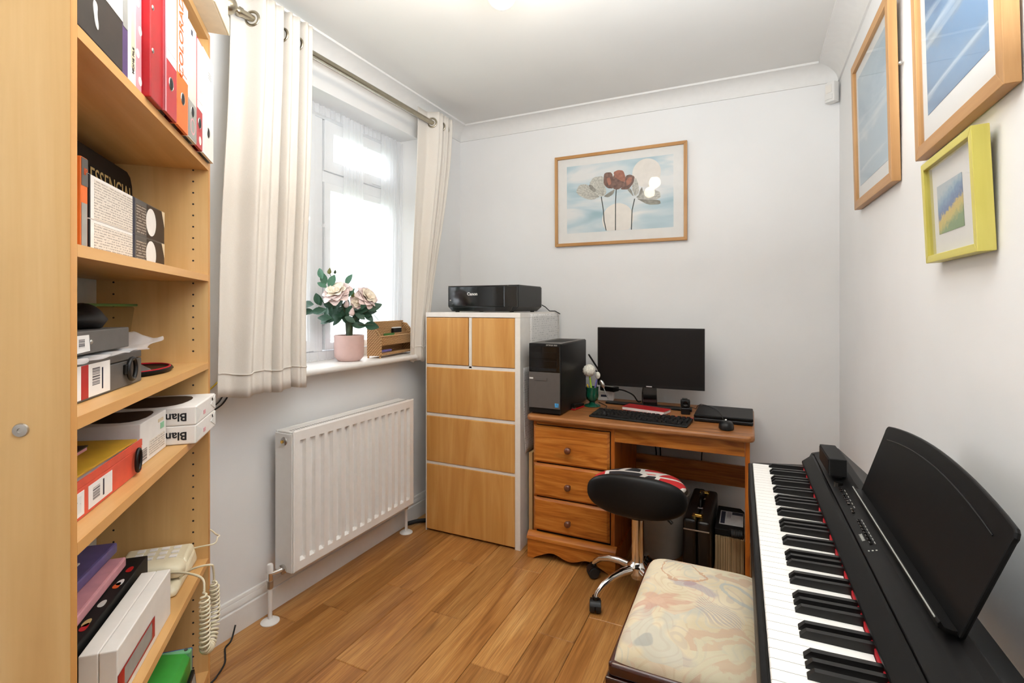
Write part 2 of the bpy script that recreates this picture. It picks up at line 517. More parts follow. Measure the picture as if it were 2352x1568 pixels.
def sky_art(name, a, b, c):
    """abstract blue pastel with pale streaks"""
    k = NT(name)
    v = k.coord((3, 2.2, 7), rot=(.75, 0, 0))
    f = k.noise(v, 1.2, 4, .5, .6)
    col = k.ramp(f, [(.3, a), (.48, b), (.58, b), (.72, c)])
    st = k.noise(k.coord((3, 1.5, 16), rot=(.9, 0, 0)), 1, 3, .5, .8)
    col = k.mix(k.ramp(st, [(.58, (0, 0, 0, 1)), (.74, (.8, .8, .8, 1))]), col, (206, 214, 218))
    return k.set(col, .85)
M['artA'] = sky_art('pastel_pale_blue', (132, 158, 178), (158, 180, 194), (196, 204, 208))
M['artB'] = sky_art('pastel_deep_blue', (78, 108, 142), (104, 136, 168), (134, 142, 146))

def field_art():
    k = NT('small_landscape')
    v = k.coord((1, 1, 1))
    s = k.sep(v)
    n = k.noise(v, 70, 4, .7)
    y = k.math('ADD', k.math('ADD', k.math('MULTIPLY', s[2], 9.0), k.math('MULTIPLY', s[1], 2.2)), k.math('MULTIPLY', k.math('SUBTRACT', n, .5), .45))
    y = k.math('SUBTRACT', y, .62)
    col = k.ramp(y, [(.12, (110, 140, 84)), (.28, (196, 178, 70)), (.42, (206, 176, 72)), (.5, (64, 98, 150)), (.68, (96, 134, 172)), (.8, (140, 168, 186)), (.93, (172, 184, 190))])
    return k.set(col, .85)
M['artC'] = field_art()

def flower_bg():
    k = NT('print_sky')
    v = k.coord((1.4, 1, 5), rot=(0, .12, 0))
    f = k.noise(v, 1.6, 3, .5, .4)
    col = k.ramp(f, [(.3, (150, 180, 190)), (.47, (186, 204, 210)), (.6, (222, 222, 220))])
    return k.set(col, .8)
M['artbg'] = flower_bg()
M['petgrey'] = mat('print_grey_petal', (196, 194, 184), .8, var=.14, nscale=90)
M['petgrey2'] = mat('print_dark_petal', (150, 146, 136), .8, var=.14, nscale=60)
M['petbrown'] = mat('print_brown_petal', (120, 92, 82), .8, var=.2, nscale=60)
M['petrust'] = mat('print_rust_petal', (166, 110, 92), .8, var=.14, nscale=60)
M['printstem'] = mat('print_stem', (66, 74, 72), .8)
M['printmoon'] = mat('print_pale_disc', (226, 220, 212), .8, var=.02)

# ------------------------------------------------------------------ mesh building
class MB:
    def __init__(s):
        s.v, s.f, s.m = [], [], []
        s.cur = 0
        s.X = None
    def add(s, vs, fs):
        o = len(s.v)
        for p in vs:
            p = Vector(p)
            s.v.append(s.X @ p if s.X is not None else p)
        for f in fs:
            s.f.append([i + o for i in f]); s.m.append(s.cur)
        return s
    def box(s, x0, x1, y0, y1, z0, z1):
        return s.hexa([(x0, y0, z0), (x1, y0, z0), (x1, y1, z0), (x0, y1, z0), (x0, y0, z1), (x1, y0, z1), (x1, y1, z1), (x0, y1, z1)])
    def hexa(s, p):
        return s.add(p, [(0, 3, 2, 1), (4, 5, 6, 7), (0, 1, 5, 4), (1, 2, 6, 5), (2, 3, 7, 6), (3, 0, 4, 7)])
    def prism(s, poly, axis, a, b):
        """2-D polygon extruded along axis from a to b"""
        def P(u, v, w):
            return {'x': (w, u, v), 'y': (u, w, v), 'z': (u, v, w)}[axis]
        n = len(poly)
        vs = [P(u, v, a) for u, v in poly] + [P(u, v, b) for u, v in poly]
        fs = [tuple(range(n))[::-1], tuple(range(n, 2 * n))] + [(i, (i + 1) % n, n + (i + 1) % n, n + i) for i in range(n)]
        return s.add(vs, fs)
    def cyl(s, p0, p1, r0, r1=None, n=20, cap=True):
        return s.tube([p0, p1], [r0, r0 if r1 is None else r1], n, cap)
    def tube(s, pts, r, n=8, cap=True, closed=False):
        pts = [Vector(p) for p in pts]
        k = len(pts)
        rr = r if isinstance(r, (list, tuple)) else [r] * k
        tan = []
        for i in range(k):
            a = pts[(i - 1) % k] if (closed or i > 0) else pts[i]
            b = pts[(i + 1) % k] if (closed or i < k - 1) else pts[i]
            d = b - a
            tan.append(d.normalized() if d.length > 1e-9 else Vector((0, 0, 1)))
        t = tan[0]
        u = t.cross(Vector((0, 0, 1)))
        if u.length < 1e-4:
            u = t.cross(Vector((0, 1, 0)))
        u.normalize()
        vs = []
        for i in range(k):
            if i:
                q = tan[i - 1].rotation_difference(tan[i])
                u = q @ u
            w = tan[i].cross(u).normalized()
            for j in range(n):
                a = 2 * pi * j / n
                vs.append(pts[i] + (u * math.cos(a) + w * math.sin(a)) * rr[i])
        fs = []
        for i in range(k if closed else k - 1):
            i2 = (i + 1) % k
            for j in range(n):
                j2 = (j + 1) % n
                fs.append((i * n + j, i * n + j2, i2 * n + j2, i2 * n + j))
        if cap and not closed:
            fs.append(tuple(range(n))[::-1]); fs.append(tuple(range((k - 1) * n, k * n)))
        return s.add(vs, fs)
    def lathe(s, prof, c=(0, 0, 0), n=28, axis='z'):
        vs, fs = [], []
        k = len(prof)
        for r, z in prof:
            for j in range(n):
                a = 2 * pi * j / n
                x, y = r * math.cos(a), r * math.sin(a)
                p = {'z': (x, y, z), 'x': (z, x, y), 'y': (y, z, x)}[axis]
                vs.append((c[0] + p[0], c[1] + p[1], c[2] + p[2]))
        for i in range(k - 1):
            for j in range(n):
                j2 = (j + 1) % n
                fs.append((i * n + j, i * n + j2, (i + 1) * n + j2, (i + 1) * n + j))
        if prof[0][0] > 1e-6:
            fs.append(tuple(range(n))[::-1])
        if prof[-1][0] > 1e-6:
            fs.append(tuple(range((k - 1) * n, k * n)))
        return s.add(vs, fs)
    def ball(s, c, r, n=20, m=12):
        r = r if isinstance(r, (tuple, list)) else (r, r, r)
        vs, fs = [(c[0], c[1], c[2] - r[2])], []
        for i in range(1, m):
            t = -pi / 2 + pi * i / m
            for j in range(n):
                a = 2 * pi * j / n
                vs.append((c[0] + r[0] * math.cos(t) * math.cos(a), c[1] + r[1] * math.cos(t) * math.sin(a), c[2] + r[2] * math.sin(t)))
        vs.append((c[0], c[1], c[2] + r[2]))
        for j in range(n):
            fs.append((0, 1 + (j + 1) % n, 1 + j))
            fs.append((len(vs) - 1, 1 + (m - 2) * n + j, 1 + (m - 2) * n + (j + 1) % n))
        for i in range(m - 2):
            for j in range(n):
                j2 = (j + 1) % n
                fs.append((1 + i * n + j, 1 + i * n + j2, 1 + (i + 1) * n + j2, 1 + (i + 1) * n + j))
        return s.add(vs, fs)
    def grid(s, fn, nu, nv):
        vs = [fn(i / nu, j / nv) for i in range(nu + 1) for j in range(nv + 1)]
        fs = [(i * (nv + 1) + j, (i + 1) * (nv + 1) + j, (i + 1) * (nv + 1) + j + 1, i * (nv + 1) + j + 1) for i in range(nu) for j in range(nv)]
        return s.add(vs, fs)
    def mesh(s, name, mats, smooth=None):
        me = bpy.data.meshes.new(name)
        me.from_pydata([tuple(p) for p in s.v], [], s.f)
        bm = bmesh.new(); bm.from_mesh(me)
        bmesh.ops.remove_doubles(bm, verts=bm.verts, dist=1e-6)
        bmesh.ops.recalc_face_normals(bm, faces=bm.faces)
        mi = None
        bm.to_mesh(me); bm.free()
        mats = mats if isinstance(mats, (list, tuple)) else [mats]
        for m in mats:
            me.materials.append(M[m] if isinstance(m, str) else m)
        if len(mats) > 1 and len(me.polygons) == len(s.m):
            me.polygons.foreach_set('material_index', s.m)
        if smooth:
            me.shade_smooth()
            me.set_sharp_from_angle(angle=math.radians(smooth))
        return me
    def build(s, name, mats, parent=None, smooth=None, bevel=0, seg=2, solid=0, loc=None, rot=None):
        o = bpy.data.objects.new(name, s.mesh(name, mats, smooth))
        COL.objects.link(o)
        if parent is not None:
            o.parent = parent
        if loc is not None:
            o.location = loc
        if rot is not None:
            o.rotation_euler = rot
        if solid:
            md = o.modifiers.new('solid', 'SOLIDIFY'); md.thickness = solid; md.offset = 0
        if bevel:
            md = o.modifiers.new('bevel', 'BEVEL'); md.width = bevel; md.segments = seg
            md.limit_method = 'ANGLE'; md.angle_limit = math.radians(40)
        return o

def tag(o, label=None, cat=None, group=None, kind=None):
    if label: o['label'] = label
    if cat: o['category'] = cat
    if group: o['group'] = group
    if kind: o['kind'] = kind
    return o
def thing(name, label, cat, loc=(0, 0, 0), rz=0, group=None):
    o = bpy.data.objects.new(name, None)
    o.empty_display_size = .05
    COL.objects.link(o)
    o.location = loc; o.rotation_euler = (0, 0, rz)
    return tag(o, label, cat, group)
def dup(o, parent=None, loc=None, rot=None, label=None):
    c = o.copy()
    COL.objects.link(c)
    if parent is not None: c.parent = parent
    if loc is not None: c.location = loc
    if rot is not None: c.rotation_euler = rot
    if label: c['label'] = label
    return c
def bx(name, mats, parent, x0, x1, y0, y1, z0, z1, bevel=0, **k):
    return MB().box(x0, x1, y0, y1, z0, z1).build(name, mats, parent, bevel=bevel, **k)
def text(name, s, size, m, parent, loc, rot, ext=.0004, align='CENTER', sx=1.0, bold=0.0):
    cu = bpy.data.curves.new(name, 'FONT')
    cu.body = s; cu.size = size; cu.extrude = ext; cu.align_x = align; cu.align_y = 'CENTER'
    cu.offset = bold; cu.resolution_u = 3
    t = bpy.data.objects.new(name + '_tmp', cu)
    COL.objects.link(t)
    me = bpy.data.meshes.new_from_object(t.evaluated_get(bpy.context.evaluated_depsgraph_get()))
    bpy.data.objects.remove(t)
    me.name = name
    me.materials.clear(); me.materials.append(M[m])
    o = bpy.data.objects.new(name, me)
    COL.objects.link(o)
    if parent is not None: o.parent = parent
    o.location = loc; o.rotation_euler = rot; o.scale = (sx, 1, 1)
    return o
def struct(o):
    o['kind'] = 'structure'
    return o
def arc(cx, cy, r, a0, a1, n):
    return [(cx + r * math.cos(math.radians(a0 + (a1 - a0) * i / n)), cy + r * math.sin(math.radians(a0 + (a1 - a0) * i / n))) for i in range(n + 1)]
def rrect(x0, x1, y0, y1, r, n=5):
    return arc(x1 - r, y1 - r, r, 0, 90, n) + arc(x0 + r, y1 - r, r, 90, 180, n) + arc(x0 + r, y0 + r, r, 180, 270, n) + arc(x1 - r, y0 + r, r, 270, 360, n)

# ------------------------------------------------------------------ the room
XL, XR, YB, YF, ZC = -1.84, 0.413, 3.05, -0.75, 2.512
def ring_slab(x0, x1, o, i):
    """wall slab across X with one opening; o, i = (y0, y1, z0, z1)"""
    b = MB()
    def rect(r):
        return [(r[0], r[2]), (r[1], r[2]), (r[1], r[3]), (r[0], r[3])]
    vs = [(x, y, z) for x in (x0, x1) for r in (rect(o), rect(i)) for y, z in r]
    fs = []
    for k in range(4):
        n = (k + 1) % 4
        fs += [(k, n, 4 + n, 4 + k), (8 + k, 12 + k, 12 + n, 8 + n), (k, 8 + k, 8 + n, n), (4 + k, 4 + n, 12 + n, 12 + k)]
    return b.add(vs, fs)
WIN = (1.42, 2.558, .985, 2.307)
struct(ring_slab(-2.14, XL, (YF - .15, YB + .15, -.05, ZC + .1), WIN).build('wall_left', 'wall'))
struct(bx('wall_back', 'wall', None, XL, XR + .15, YB, YB + .15, -.05, ZC + .1))
struct(bx('wall_right', 'wall', None, XR, XR + .15, YF - .15, YB, -.05, ZC + .1))
struct(bx('wall_front', 'wall', None, XL, XR, YF - .15, YF, -.05, ZC + .1))
struct(bx('ceiling', 'ceil', None, XL, XR, YF, YB, ZC, ZC + .1))
floor = struct(bx('floor', 'gap', None, XL, XR, YF, YB, -.05, -.014))

PW = .1525
joints = {0: 1.48, 1: 1.622, 2: 1.866, 3: 1.387, 4: 1.778, 5: 2.25, 6: 1.579, 7: 1.84, 8: 1.22, 9: 2.02, 10: 1.5, 11: 2.3}
def plank(x0, x1, y0, y1):
    g, c = .0007, .0022
    b = MB()
    x0 += g; x1 -= g; y0 += g; y1 -= g
    xs, ys = (x0 + x1) / 2, (y0 + y1) / 2
    w, h = (x1 - x0) / 2, (y1 - y0) / 2
    lo = [(-w, -h, -.014), (w, -h, -.014), (w, h, -.014), (-w, h, -.014)]
    md = [(p[0], p[1], -c) for p in lo]
    tp = [(-w + c, -h + c, 0), (w - c, -h + c, 0), (w - c, h - c, 0), (-w + c, h - c, 0)]
    fs = [(0, 3, 2, 1), (8, 9, 10, 11)]
    for k in range(4):
        n = (k + 1) % 4
        fs += [(k, n, 4 + n, 4 + k), (4 + k, 4 + n, 8 + n, 8 + k)]
    b.add(lo + md + tp, fs)
    b.build('plank', 'plank', floor, loc=(xs, ys, 0))
k = 0
x = -1.8255 - PW
while x < XR - .02:
    x0, x1 = max(x, XL + .002), min(x + PW, XR - .002)
    row = k - 1
    j = joints.get(row, 1.3 + .7 * rnd.random())
    cuts = [j]
    y = j
    while y > YF + .3:
        y -= rnd.choice((.62, .9, 1.15, 1.3)); cuts.append(y)
    y = j
    while y < YB - .3:
        y += rnd.choice((.8, 1.05, 1.3)); cuts.append(y)
    cuts = sorted(c for c in cuts if YF + .15 < c < YB - .12)
    cuts = [YF + .002] + cuts + [YB - .002]
    if x1 - x0 > .01:
        for a, c in zip(cuts, cuts[1:]):
            plank(x0, x1, a, c)
    x += PW; k += 1

# coving and skirting, mitred at the corners: profile points are (distance off the wall, height)
def run(name, m, prof, side, smooth=35):
    b = MB()
    n = len(prof)
    def ends(d):
        return {'left': ((XL + d, YF + d), (XL + d, YB - d)), 'back': ((XL + d, YB - d), (XR - d, YB - d)),
                'right': ((XR - d, YB - d), (XR - d, YF + d)), 'front': ((XR - d, YF + d), (XL + d, YF + d))}[side]
    vs = [(*ends(d)[0], z) for d, z in prof] + [(*ends(d)[1], z) for d, z in prof]
    fs = [(i, (i + 1) % n, n + (i + 1) % n, n + i) for i in range(n)] + [tuple(range(n)), tuple(range(n, 2 * n))[::-1]]
    b.add(vs, fs)
    return struct(b.build(name, m, None, smooth=smooth))
zc = ZC
cove = [(0, zc - .082), (.008, zc - .082), (.008, zc - .074)] + [(.092 - .084 * math.cos(math.radians(a)), zc - .012 - .062 + .062 * math.sin(math.radians(a))) for a in range(10, 90, 16)] + [(.092, zc - .011), (.102, zc - .011), (.102, zc), (0, zc)]
for i, s in enumerate(('left', 'back', 'right', 'front')):
    run('trim_%d' % (i + 1), 'cove', cove, s)
skirt = [(0, 0), (.021, 0), (.021, .088), (.019, .0905), (.0135, .091), (.0135, .0955), (.0165, .0975), (.0165, .106), (.012, .118), (.011, .1185), (.011, .1255), (.008, .132), (0, .133)]
for s in ('left', 'back', 'right', 'front'):
    run('baseboard_' + s, 'trim', skirt, s)

# ------------------------------------------------------------------ window and what is outside it
win = struct(bpy.data.objects.new('window_1', None)); COL.objects.link(win)
win.location = (-2.0, 0, 0)
y0, y1, z0, z1 = WIN
fx0, fx1 = -.07, 0.0
def bar(name, ya, yb, za, zb, xa=fx0, xb=fx1, bev=.004):
    return bx(name, 'upvc', win, xa, xb, ya, yb, za, zb, bevel=bev)
bar('outer_frame', y0, y0 + .06, z0, z1); bar('outer_frame', y1 - .055, y1, z0, z1)
bar('outer_frame', y0 + .06, y1 - .055, z0, z0 + .065); bar('outer_frame', y0 + .06, y1 - .055, z1 - .055, z1)
bar('mullion', 1.885, 1.945, z0 + .065, z1 - .055)
bar('transom', 1.945, y1 - .055, 1.925, 1.985)
def sash(name, ya, yb, za, zb, w):
    b = MB()
    def rect(a, c, d, e): return [(a, d), (c, d), (c, e), (a, e)]
    o, i = rect(ya, yb, za, zb), rect(ya + w, yb - w, za + w, zb - w)
    vs = [(xx, y, z) for xx in (-.055, .012) for r in (o, i) for y, z in r]
    fs = []
    for q in range(4):
        n = (q + 1) % 4
        fs += [(q, n, 4 + n, 4 + q), (8 + q, 12 + q, 12 + n, 8 + n), (q, 8 + q, 8 + n, n), (4 + q, 4 + n, 12 + n, 12 + q)]
    b.add(vs, fs)
    f = b.build('sash', 'upvc', win, bevel=.003)
    bx('pane', 'glass', f, -.03, -.026, ya + w - .004, yb - w + .004, za + w - .004, zb - w + .004)
    return f
f1 = sash('a', 1.485, 1.885, z0 + .07, z1 - .055, .055)
f2 = sash('b', 1.95, 2.498, 1.985, 2.248, .06)
f3 = sash('c', 1.95, 2.498, z0 + .07, 1.925, .038)
MB().box(.0121, .019, 2.40, 2.43, 1.99, 2.005).box(.019, .0235, 2.30, 2.43, 1.992, 2.003).build('casement_stay', 'upvc', f2, bevel=.002)
bx('catch', 'upvc', win, 0, .022, 2.50, 2.54, 2.02, 2.06, bevel=.003)
# window board: a rounded nosing in front of the recess
prof = [(-2.0, .975), (-1.752, .975)] + arc(-1.752, .989, .014, -90, 90, 8) + [(-2.0, 1.003)]
b = MB(); b.prism([(p[0], p[1]) for p in prof], 'y', 1.36, 2.612)
struct(b.build('trim_5', 'trim', None, smooth=40))

# a pale rendered house across the road, hardly more than a shape in the bright sky
h = thing('neighbour_house', 'pale gabled house seen faintly through the net curtain beyond the window', 'house', (-34, 33, -4.6))
MB().prism([(-3, 0), (3, 0), (3, 4.4), (0, 6.6), (-3, 4.4)], 'x', -4, 4).build('wall', 'house', h)
MB().hexa([(-4.2, -3.3, 4.15), (4.2, -3.3, 4.15), (4.2, 0, 6.62), (-4.2, 0, 6.62), (-4.2, -3.3, 4.3), (4.2, -3.3, 4.3), (4.2, 0, 6.78), (-4.2, 0, 6.78)]).build('roof_slope', 'roof', h)
MB().hexa([(-4.2, 3.3, 4.15), (4.2, 3.3, 4.15), (4.2, 0, 6.62), (-4.2, 0, 6.62), (-4.2, 3.3, 4.3), (4.2, 3.3, 4.3), (4.2, 0, 6.78), (-4.2, 0, 6.78)]).build('roof_slope', 'roof', h)
for yy in (-1.6, 1.2):
    w_ = bx('window', 'upvc', h, 3.98, 4.05, yy, yy + 1.1, 2.6, 3.8)
    bx('pane', 'screen', w_, 4.04, 4.06, yy + .1, yy + 1.0, 2.7, 3.7)
struct(bx('ground', 'lawn', None, -60, -3, -20, 65, -4.75, -4.6))

# net curtains
def net(name, label, mname, path, zt, zb, amp, per, nu, foldx=1.0, gather=None):
    """cloth hung in small folds along a horizontal path"""
    pts = [Vector(p) for p in path]
    ds = [0]
    for a, c in zip(pts, pts[1:]): ds.append(ds[-1] + (c - a).length)
    def at(t):
        d = t * ds[-1]
        for i in range(len(pts) - 1):
            if d <= ds[i + 1] + 1e-9:
                q = (d - ds[i]) / max(1e-9, ds[i + 1] - ds[i])
                return pts[i].lerp(pts[i + 1], q), (pts[i + 1] - pts[i]).normalized()
        return pts[-1], (pts[-1] - pts[-2]).normalized()
    def fn(u, v):
        p, d = at(u)
        nrm = Vector((-d.y, d.x)) * -1
        s = u * ds[-1]
        a = amp * (.35 + .65 * v)
        o = a * math.sin(2 * pi * s / per + .7 * math.sin(9 * s)) + .3 * a * math.sin(2 * pi * s / per * 2.7 + 1)
        q = p + nrm * o
        z = zt + (zb - zt) * v + (.004 * math.sin(2 * pi * s / per * 2) if v in (0, 1) else 0)
        gy = gather(u, v) if gather else 0
        return (q.x, q.y + gy, z)
    b = MB().grid(fn, nu, 14)
    o = b.build(name, mname, None, smooth=180)
    return o
n1 = net('net_curtain', '', 'sheer', [(-1.966, 1.435), (-1.966, 2.52)], 2.285, 1.012, .008, .052, 170)
tag(n1, 'sheer white net curtain hung straight across the window panes', 'net curtain')
b = MB().grid(lambda u, v: (-1.957 + .005 * math.sin(u * 190), 1.435 + u * 1.085, 2.295 - .045 * v), 200, 2)
b.build('heading_tape', 'sheer2', n1, smooth=180)
n2 = net('net_curtain', '', 'sheer2', [(-1.935, 2.02), (-1.935, 2.17)], 2.28, 1.012, .010, .03, 60, gather=lambda u, v: .05 * v * (1 - v) - .02 * v)
tag(n2, 'gathered strip of sheer net in the middle of the window, behind the potted rose', 'net curtain')
n3 = net('net_curtain', '', 'sheer2', [(-1.944, 2.34), (-1.942, 2.45), (-1.935, 2.532)], 2.28, 1.02, .008, .030, 110,
         gather=lambda u, v: -.03 * v)
tag(n3, 'bunched sheer net gathered at the far end of the window sill', 'net curtain')

# curtain pole
pole = thing('curtain_pole', 'brushed nickel curtain pole with a ball finial above the window', 'curtain pole', (-1.70, 0, 2.366))
MB().cyl((0, 1.262, 0), (0, 2.662, 0), .0135, n=20).build('rod', 'nickel', pole, smooth=40)
MB().lathe([(0, .006), (.012, .006), (.0155, .003), (.0155, -.006), (.0135, -.008)], n=20).build('end_cap', 'nickel', pole, smooth=40, loc=(0, 2.662, 0), rot=(-pi / 2, 0, 0))
for yy, sg in ((1.262, -1),):
    fi = MB().lathe([(.010, 0), (.017, .002), (.017, .012), (.011, .016), (.010, .024), (.018, .03)] + [(.034 * math.cos(math.radians(a)), .058 + .034 * math.sin(math.radians(a))) for a in range(-55, 91, 12)], n=24)
    fi.build('finial', 'nickel', pole, smooth=50, loc=(0, yy, 0), rot=(pi / 2 * (1 if sg < 0 else -1), 0, 0))
for yy in (1.378, 2.604):
    MB().lathe([(.028, 0), (.028, .006), (.012, .01), (.009, .14)], n=20).build('bracket', 'nickel', pole, smooth=40, loc=(-.14, yy, 0), rot=(0, pi / 2, 0))

# eyelet curtains
def curtain(label, top, bot, ztop, zbot, amp_t, amp_b, first, dips, xb):
    o = None
    def fn(u, v):
        e = v * v * (3 - 2 * v)
        y = (top[0] + (top[1] - top[0]) * u) * (1 - e) + (bot[0] + (bot[1] - bot[0]) * u) * e
        a = amp_t + (amp_b - amp_t) * e
        # broad folds in front of the pole with narrow tucks behind it
        w = .75 * math.tanh((u - first) / .035)
        w += .35 * (u > first) * math.sin(pi * (u - first) / .12) ** 2
        for dc in dips:
            w -= 1.7 * math.exp(-((u - dc - .015 * math.sin(3 * v) * e) / .026) ** 2) * (1 - .35 * e)
        w -= 1.2 * math.exp(-((1.02 - u) / .04) ** 2)
        xx = -1.70 + (xb + 1.70) * e + a * w + .003 * e * math.sin(31 * u + 1.3)
        yy = y + .004 * e * math.sin(9 * v + 5 * u)
        z = ztop + (zbot - ztop) * v + .005 * e * math.sin(17 * u + 1)
        return (xx, yy, z)
    b = MB().grid(fn, 150, 40)
    c = b.build('curtain', 'curtain', None, smooth=180, solid=.003)
    tag(c, label, 'curtain')
    def hf(u, v):
        p = Vector(fn(u, .942 + .004 * v)); q = Vector(fn(min(1, u + .004), .942)) - Vector(fn(max(0, u - .004), .942))
        nrm = Vector((q.y, -q.x, 0)).normalized()
        return tuple(p + nrm * .0035)
    MB().grid(hf, 150, 1).build('hem_stitching', 'curtain', c, smooth=180, solid=.001)
    for u in [first] + [q for dc in dips for q in (dc - .022, dc + .022)]:
        p = Vector(fn(u, (ztop - 2.366) / (ztop - zbot)))
        q = Vector(fn(u + .01, .05)) - Vector(fn(u - .01, .05))
        d = Vector((q.x, q.y, 0)).normalized()
        n_ = Vector((d.y, -d.x, 0))
        ring = [p + (d * math.cos(a) + Vector((0, 0, 1)) * math.sin(a)) * .026 for a in [2 * pi * i / 20 for i in range(20)]]
        MB().tube(ring, .006, 8, closed=True).build('eyelet', 'nickel', c, smooth=60)
    return c
curtain('long white eyelet curtain hanging beside the bookcase', (1.24, 1.575), (1.16, 1.52), 2.455, .955, .040, .030, .20, (.57, .80), -1.672)
curtain('white eyelet curtain drawn aside in the corner behind the drawer cabinet', (2.395, 2.685), (2.355, 2.51), 2.43, .965, .036, .018, .36, (.62, .82), -1.742)

# radiator
rad = thing('radiator', 'white fluted panel radiator under the window', 'radiator', (-1.68, 1.48, .192))
RL, RH = .812, .58
nf = 15
prof = [0, .004]
ys = []
cyc = (RL - .05) / nf
def rx(y):
    t = ((y - .025) / cyc)
    if t < 0 or t > nf: return 0
    f = t - math.floor(t)
    s = min(1, max(0, (f - .10) / .10)) * min(1, max(0, (.74 - f) / .10))
    return -.017 * s
cols = sorted(set([0, .006] + [.025 + cyc * (i + q) for i in range(nf) for q in (.0, .10, .105, .195, .20, .64, .645, .735, .74, .86)] + [RL - .006, RL]))
rows = [0, .006, .038, .0385, .0475, .048, .3, RH - .050, RH - .0495, RH - .0425, RH - .042, RH - .006, RH]
def ez(z):
    return min(1, max(0, (z - .038) / .010)) * min(1, max(0, (RH - .042 - z) / .008))
b = MB()
vs = []
for y in cols:
    for z in rows:
        e = -.004 if y in (0, RL) or z in (0, RH) else 0
        vs.append((rx(y) * ez(z) + e, y, z))
nz = len(rows)
fs = [(i * nz + j, (i + 1) * nz + j, (i + 1) * nz + j + 1, i * nz + j + 1) for i in range(len(cols) - 1) for j in range(nz - 1)]
b.add(vs, fs)
b.build('front_panel', 'radiator', rad, solid=.0015)
bx('back_panel', 'radiator', rad, -.105, -.095, 0, RL, 0, RH - .004, bevel=.003)
for ya, yb in ((-.004, .002), (RL - .002, RL + .004)):
    bx('end_panel', 'radiator', rad, -.103, -.006, ya, yb, .0, RH - .012, bevel=.002)
bx('convector', 'radiator', rad, -.09, -.016, .006, RL - .006, .02, RH - .03)
g = bx('top_grille', 'radiator', rad, -.1, -.01, .004, RL - .004, RH - .014, RH - .006, bevel=.002)
b = MB()
for i in range(60):
    y = .02 + i * (RL - .04) / 59
    b.box(-.048, -.034, y, y + .005, RH - .0062, RH - .0056)
tag(b.build('grille_slots', 'greycard', g), kind='stuff')
MB().lathe([(.0, .006), (.011, .006), (.016, .003), (.018, 0), (.012, -.004)], n=24).build('vent_plug', 'steel', rad, smooth=50, loc=(-.052, -.004, RH - .045), rot=(pi / 2, 0, 0))
b = MB(); b.lathe([(.0, .012), (.006, .012), (.007, .002)], n=16).build('bleed_screw', 'brass', rad, smooth=50, loc=(-.052, -.004, RH - .045), rot=(pi / 2, 0, 0))
def valve(y, trv):
    yy = y - 1.48
    pz = -.192
    MB().cyl((-.085, yy, pz), (-.085, yy, -.05), .0085, n=14).build('feed_pipe', 'radiator', rad, smooth=40)
    MB().lathe([(.036, 0), (.036, .003), (.026, .010), (.011, .014), (.0, .014)], n=28).build('pipe_collar', 'radiator', rad, smooth=40, loc=(-.085, yy, pz))
    MB().cyl((-.085, yy, -.055), (-.085, yy, -.025), .0125, n=8).build('valve_nut', 'steel', rad, smooth=30)
    vb = MB().cyl((-.085, yy, -.026), (-.085, yy, .012), .0105, n=14).build('valve_body', 'chrome', rad, smooth=40)
    ye = .0 if yy < .4 else RL
    MB().tube([(-.085, yy, .004), (-.072, (yy * 2 + ye) / 3, .006), (-.052, ye, .012)], .0095, 12).build('valve_tail', 'chrome', rad, smooth=40)
    if not trv:
        MB().lathe([(.013, .0), (.013, .028), (.010, .034), (0, .034)], n=18).build('valve_cap', 'radiator', rad, smooth=40, loc=(-.085, yy, .008))
        sgn = -1 if yy < .4 else 1
        MB().lathe([(.019, 0), (.019, .008), (.010, .012)], n=18).build('tail_nut', 'chrome', rad, smooth=40, loc=(-.055, ye + sgn * .012, .011), rot=(pi / 2 * sgn, 0, 0))
    else:
        MB().lathe([(.014, 0), (.016, .012), (.017, .06), (.013, .078), (0, .08)], n=20).build('valve_cap', 'radiator', rad, smooth=40, loc=(-.085, yy, .008))
valve(1.437, False)
valve(2.335, True)

# ------------------------------------------------------------------ ceiling light
lamp = thing('ceiling_light', 'lit ceiling spotlight with two round bulbs, cut by the top of the photo', 'ceiling light', (-.755, 1.52, 0))
MB().lathe([(.0, 0), (.06, 0), (.065, -.006), (.06, -.022), (.0, -.024)], n=28).build('ceiling_plate', 'nickel', lamp, smooth=40, loc=(-.06, -.21, ZC))
MB().tube([(.006, .022, ZC - .04), (-.124, -.442, ZC - .04)], .008, 12).build('spot_bar', 'nickel', lamp, smooth=40)
for dx, dy, zb_ in ((0, 0, 2.334), (-.118, -.42, 2.334)):
    MB().tube([(dx, dy, ZC - .04), (dx, dy, zb_ + .085)], .008, 10).cyl((dx, dy, zb_ + .045), (dx, dy, zb_ + .09), .022, .016, 16).build('lamp_arm', 'nickel', lamp, smooth=40)
    MB().ball((dx, dy, zb_), .050, 24, 14).build('bulb', 'glow', lamp, smooth=60)

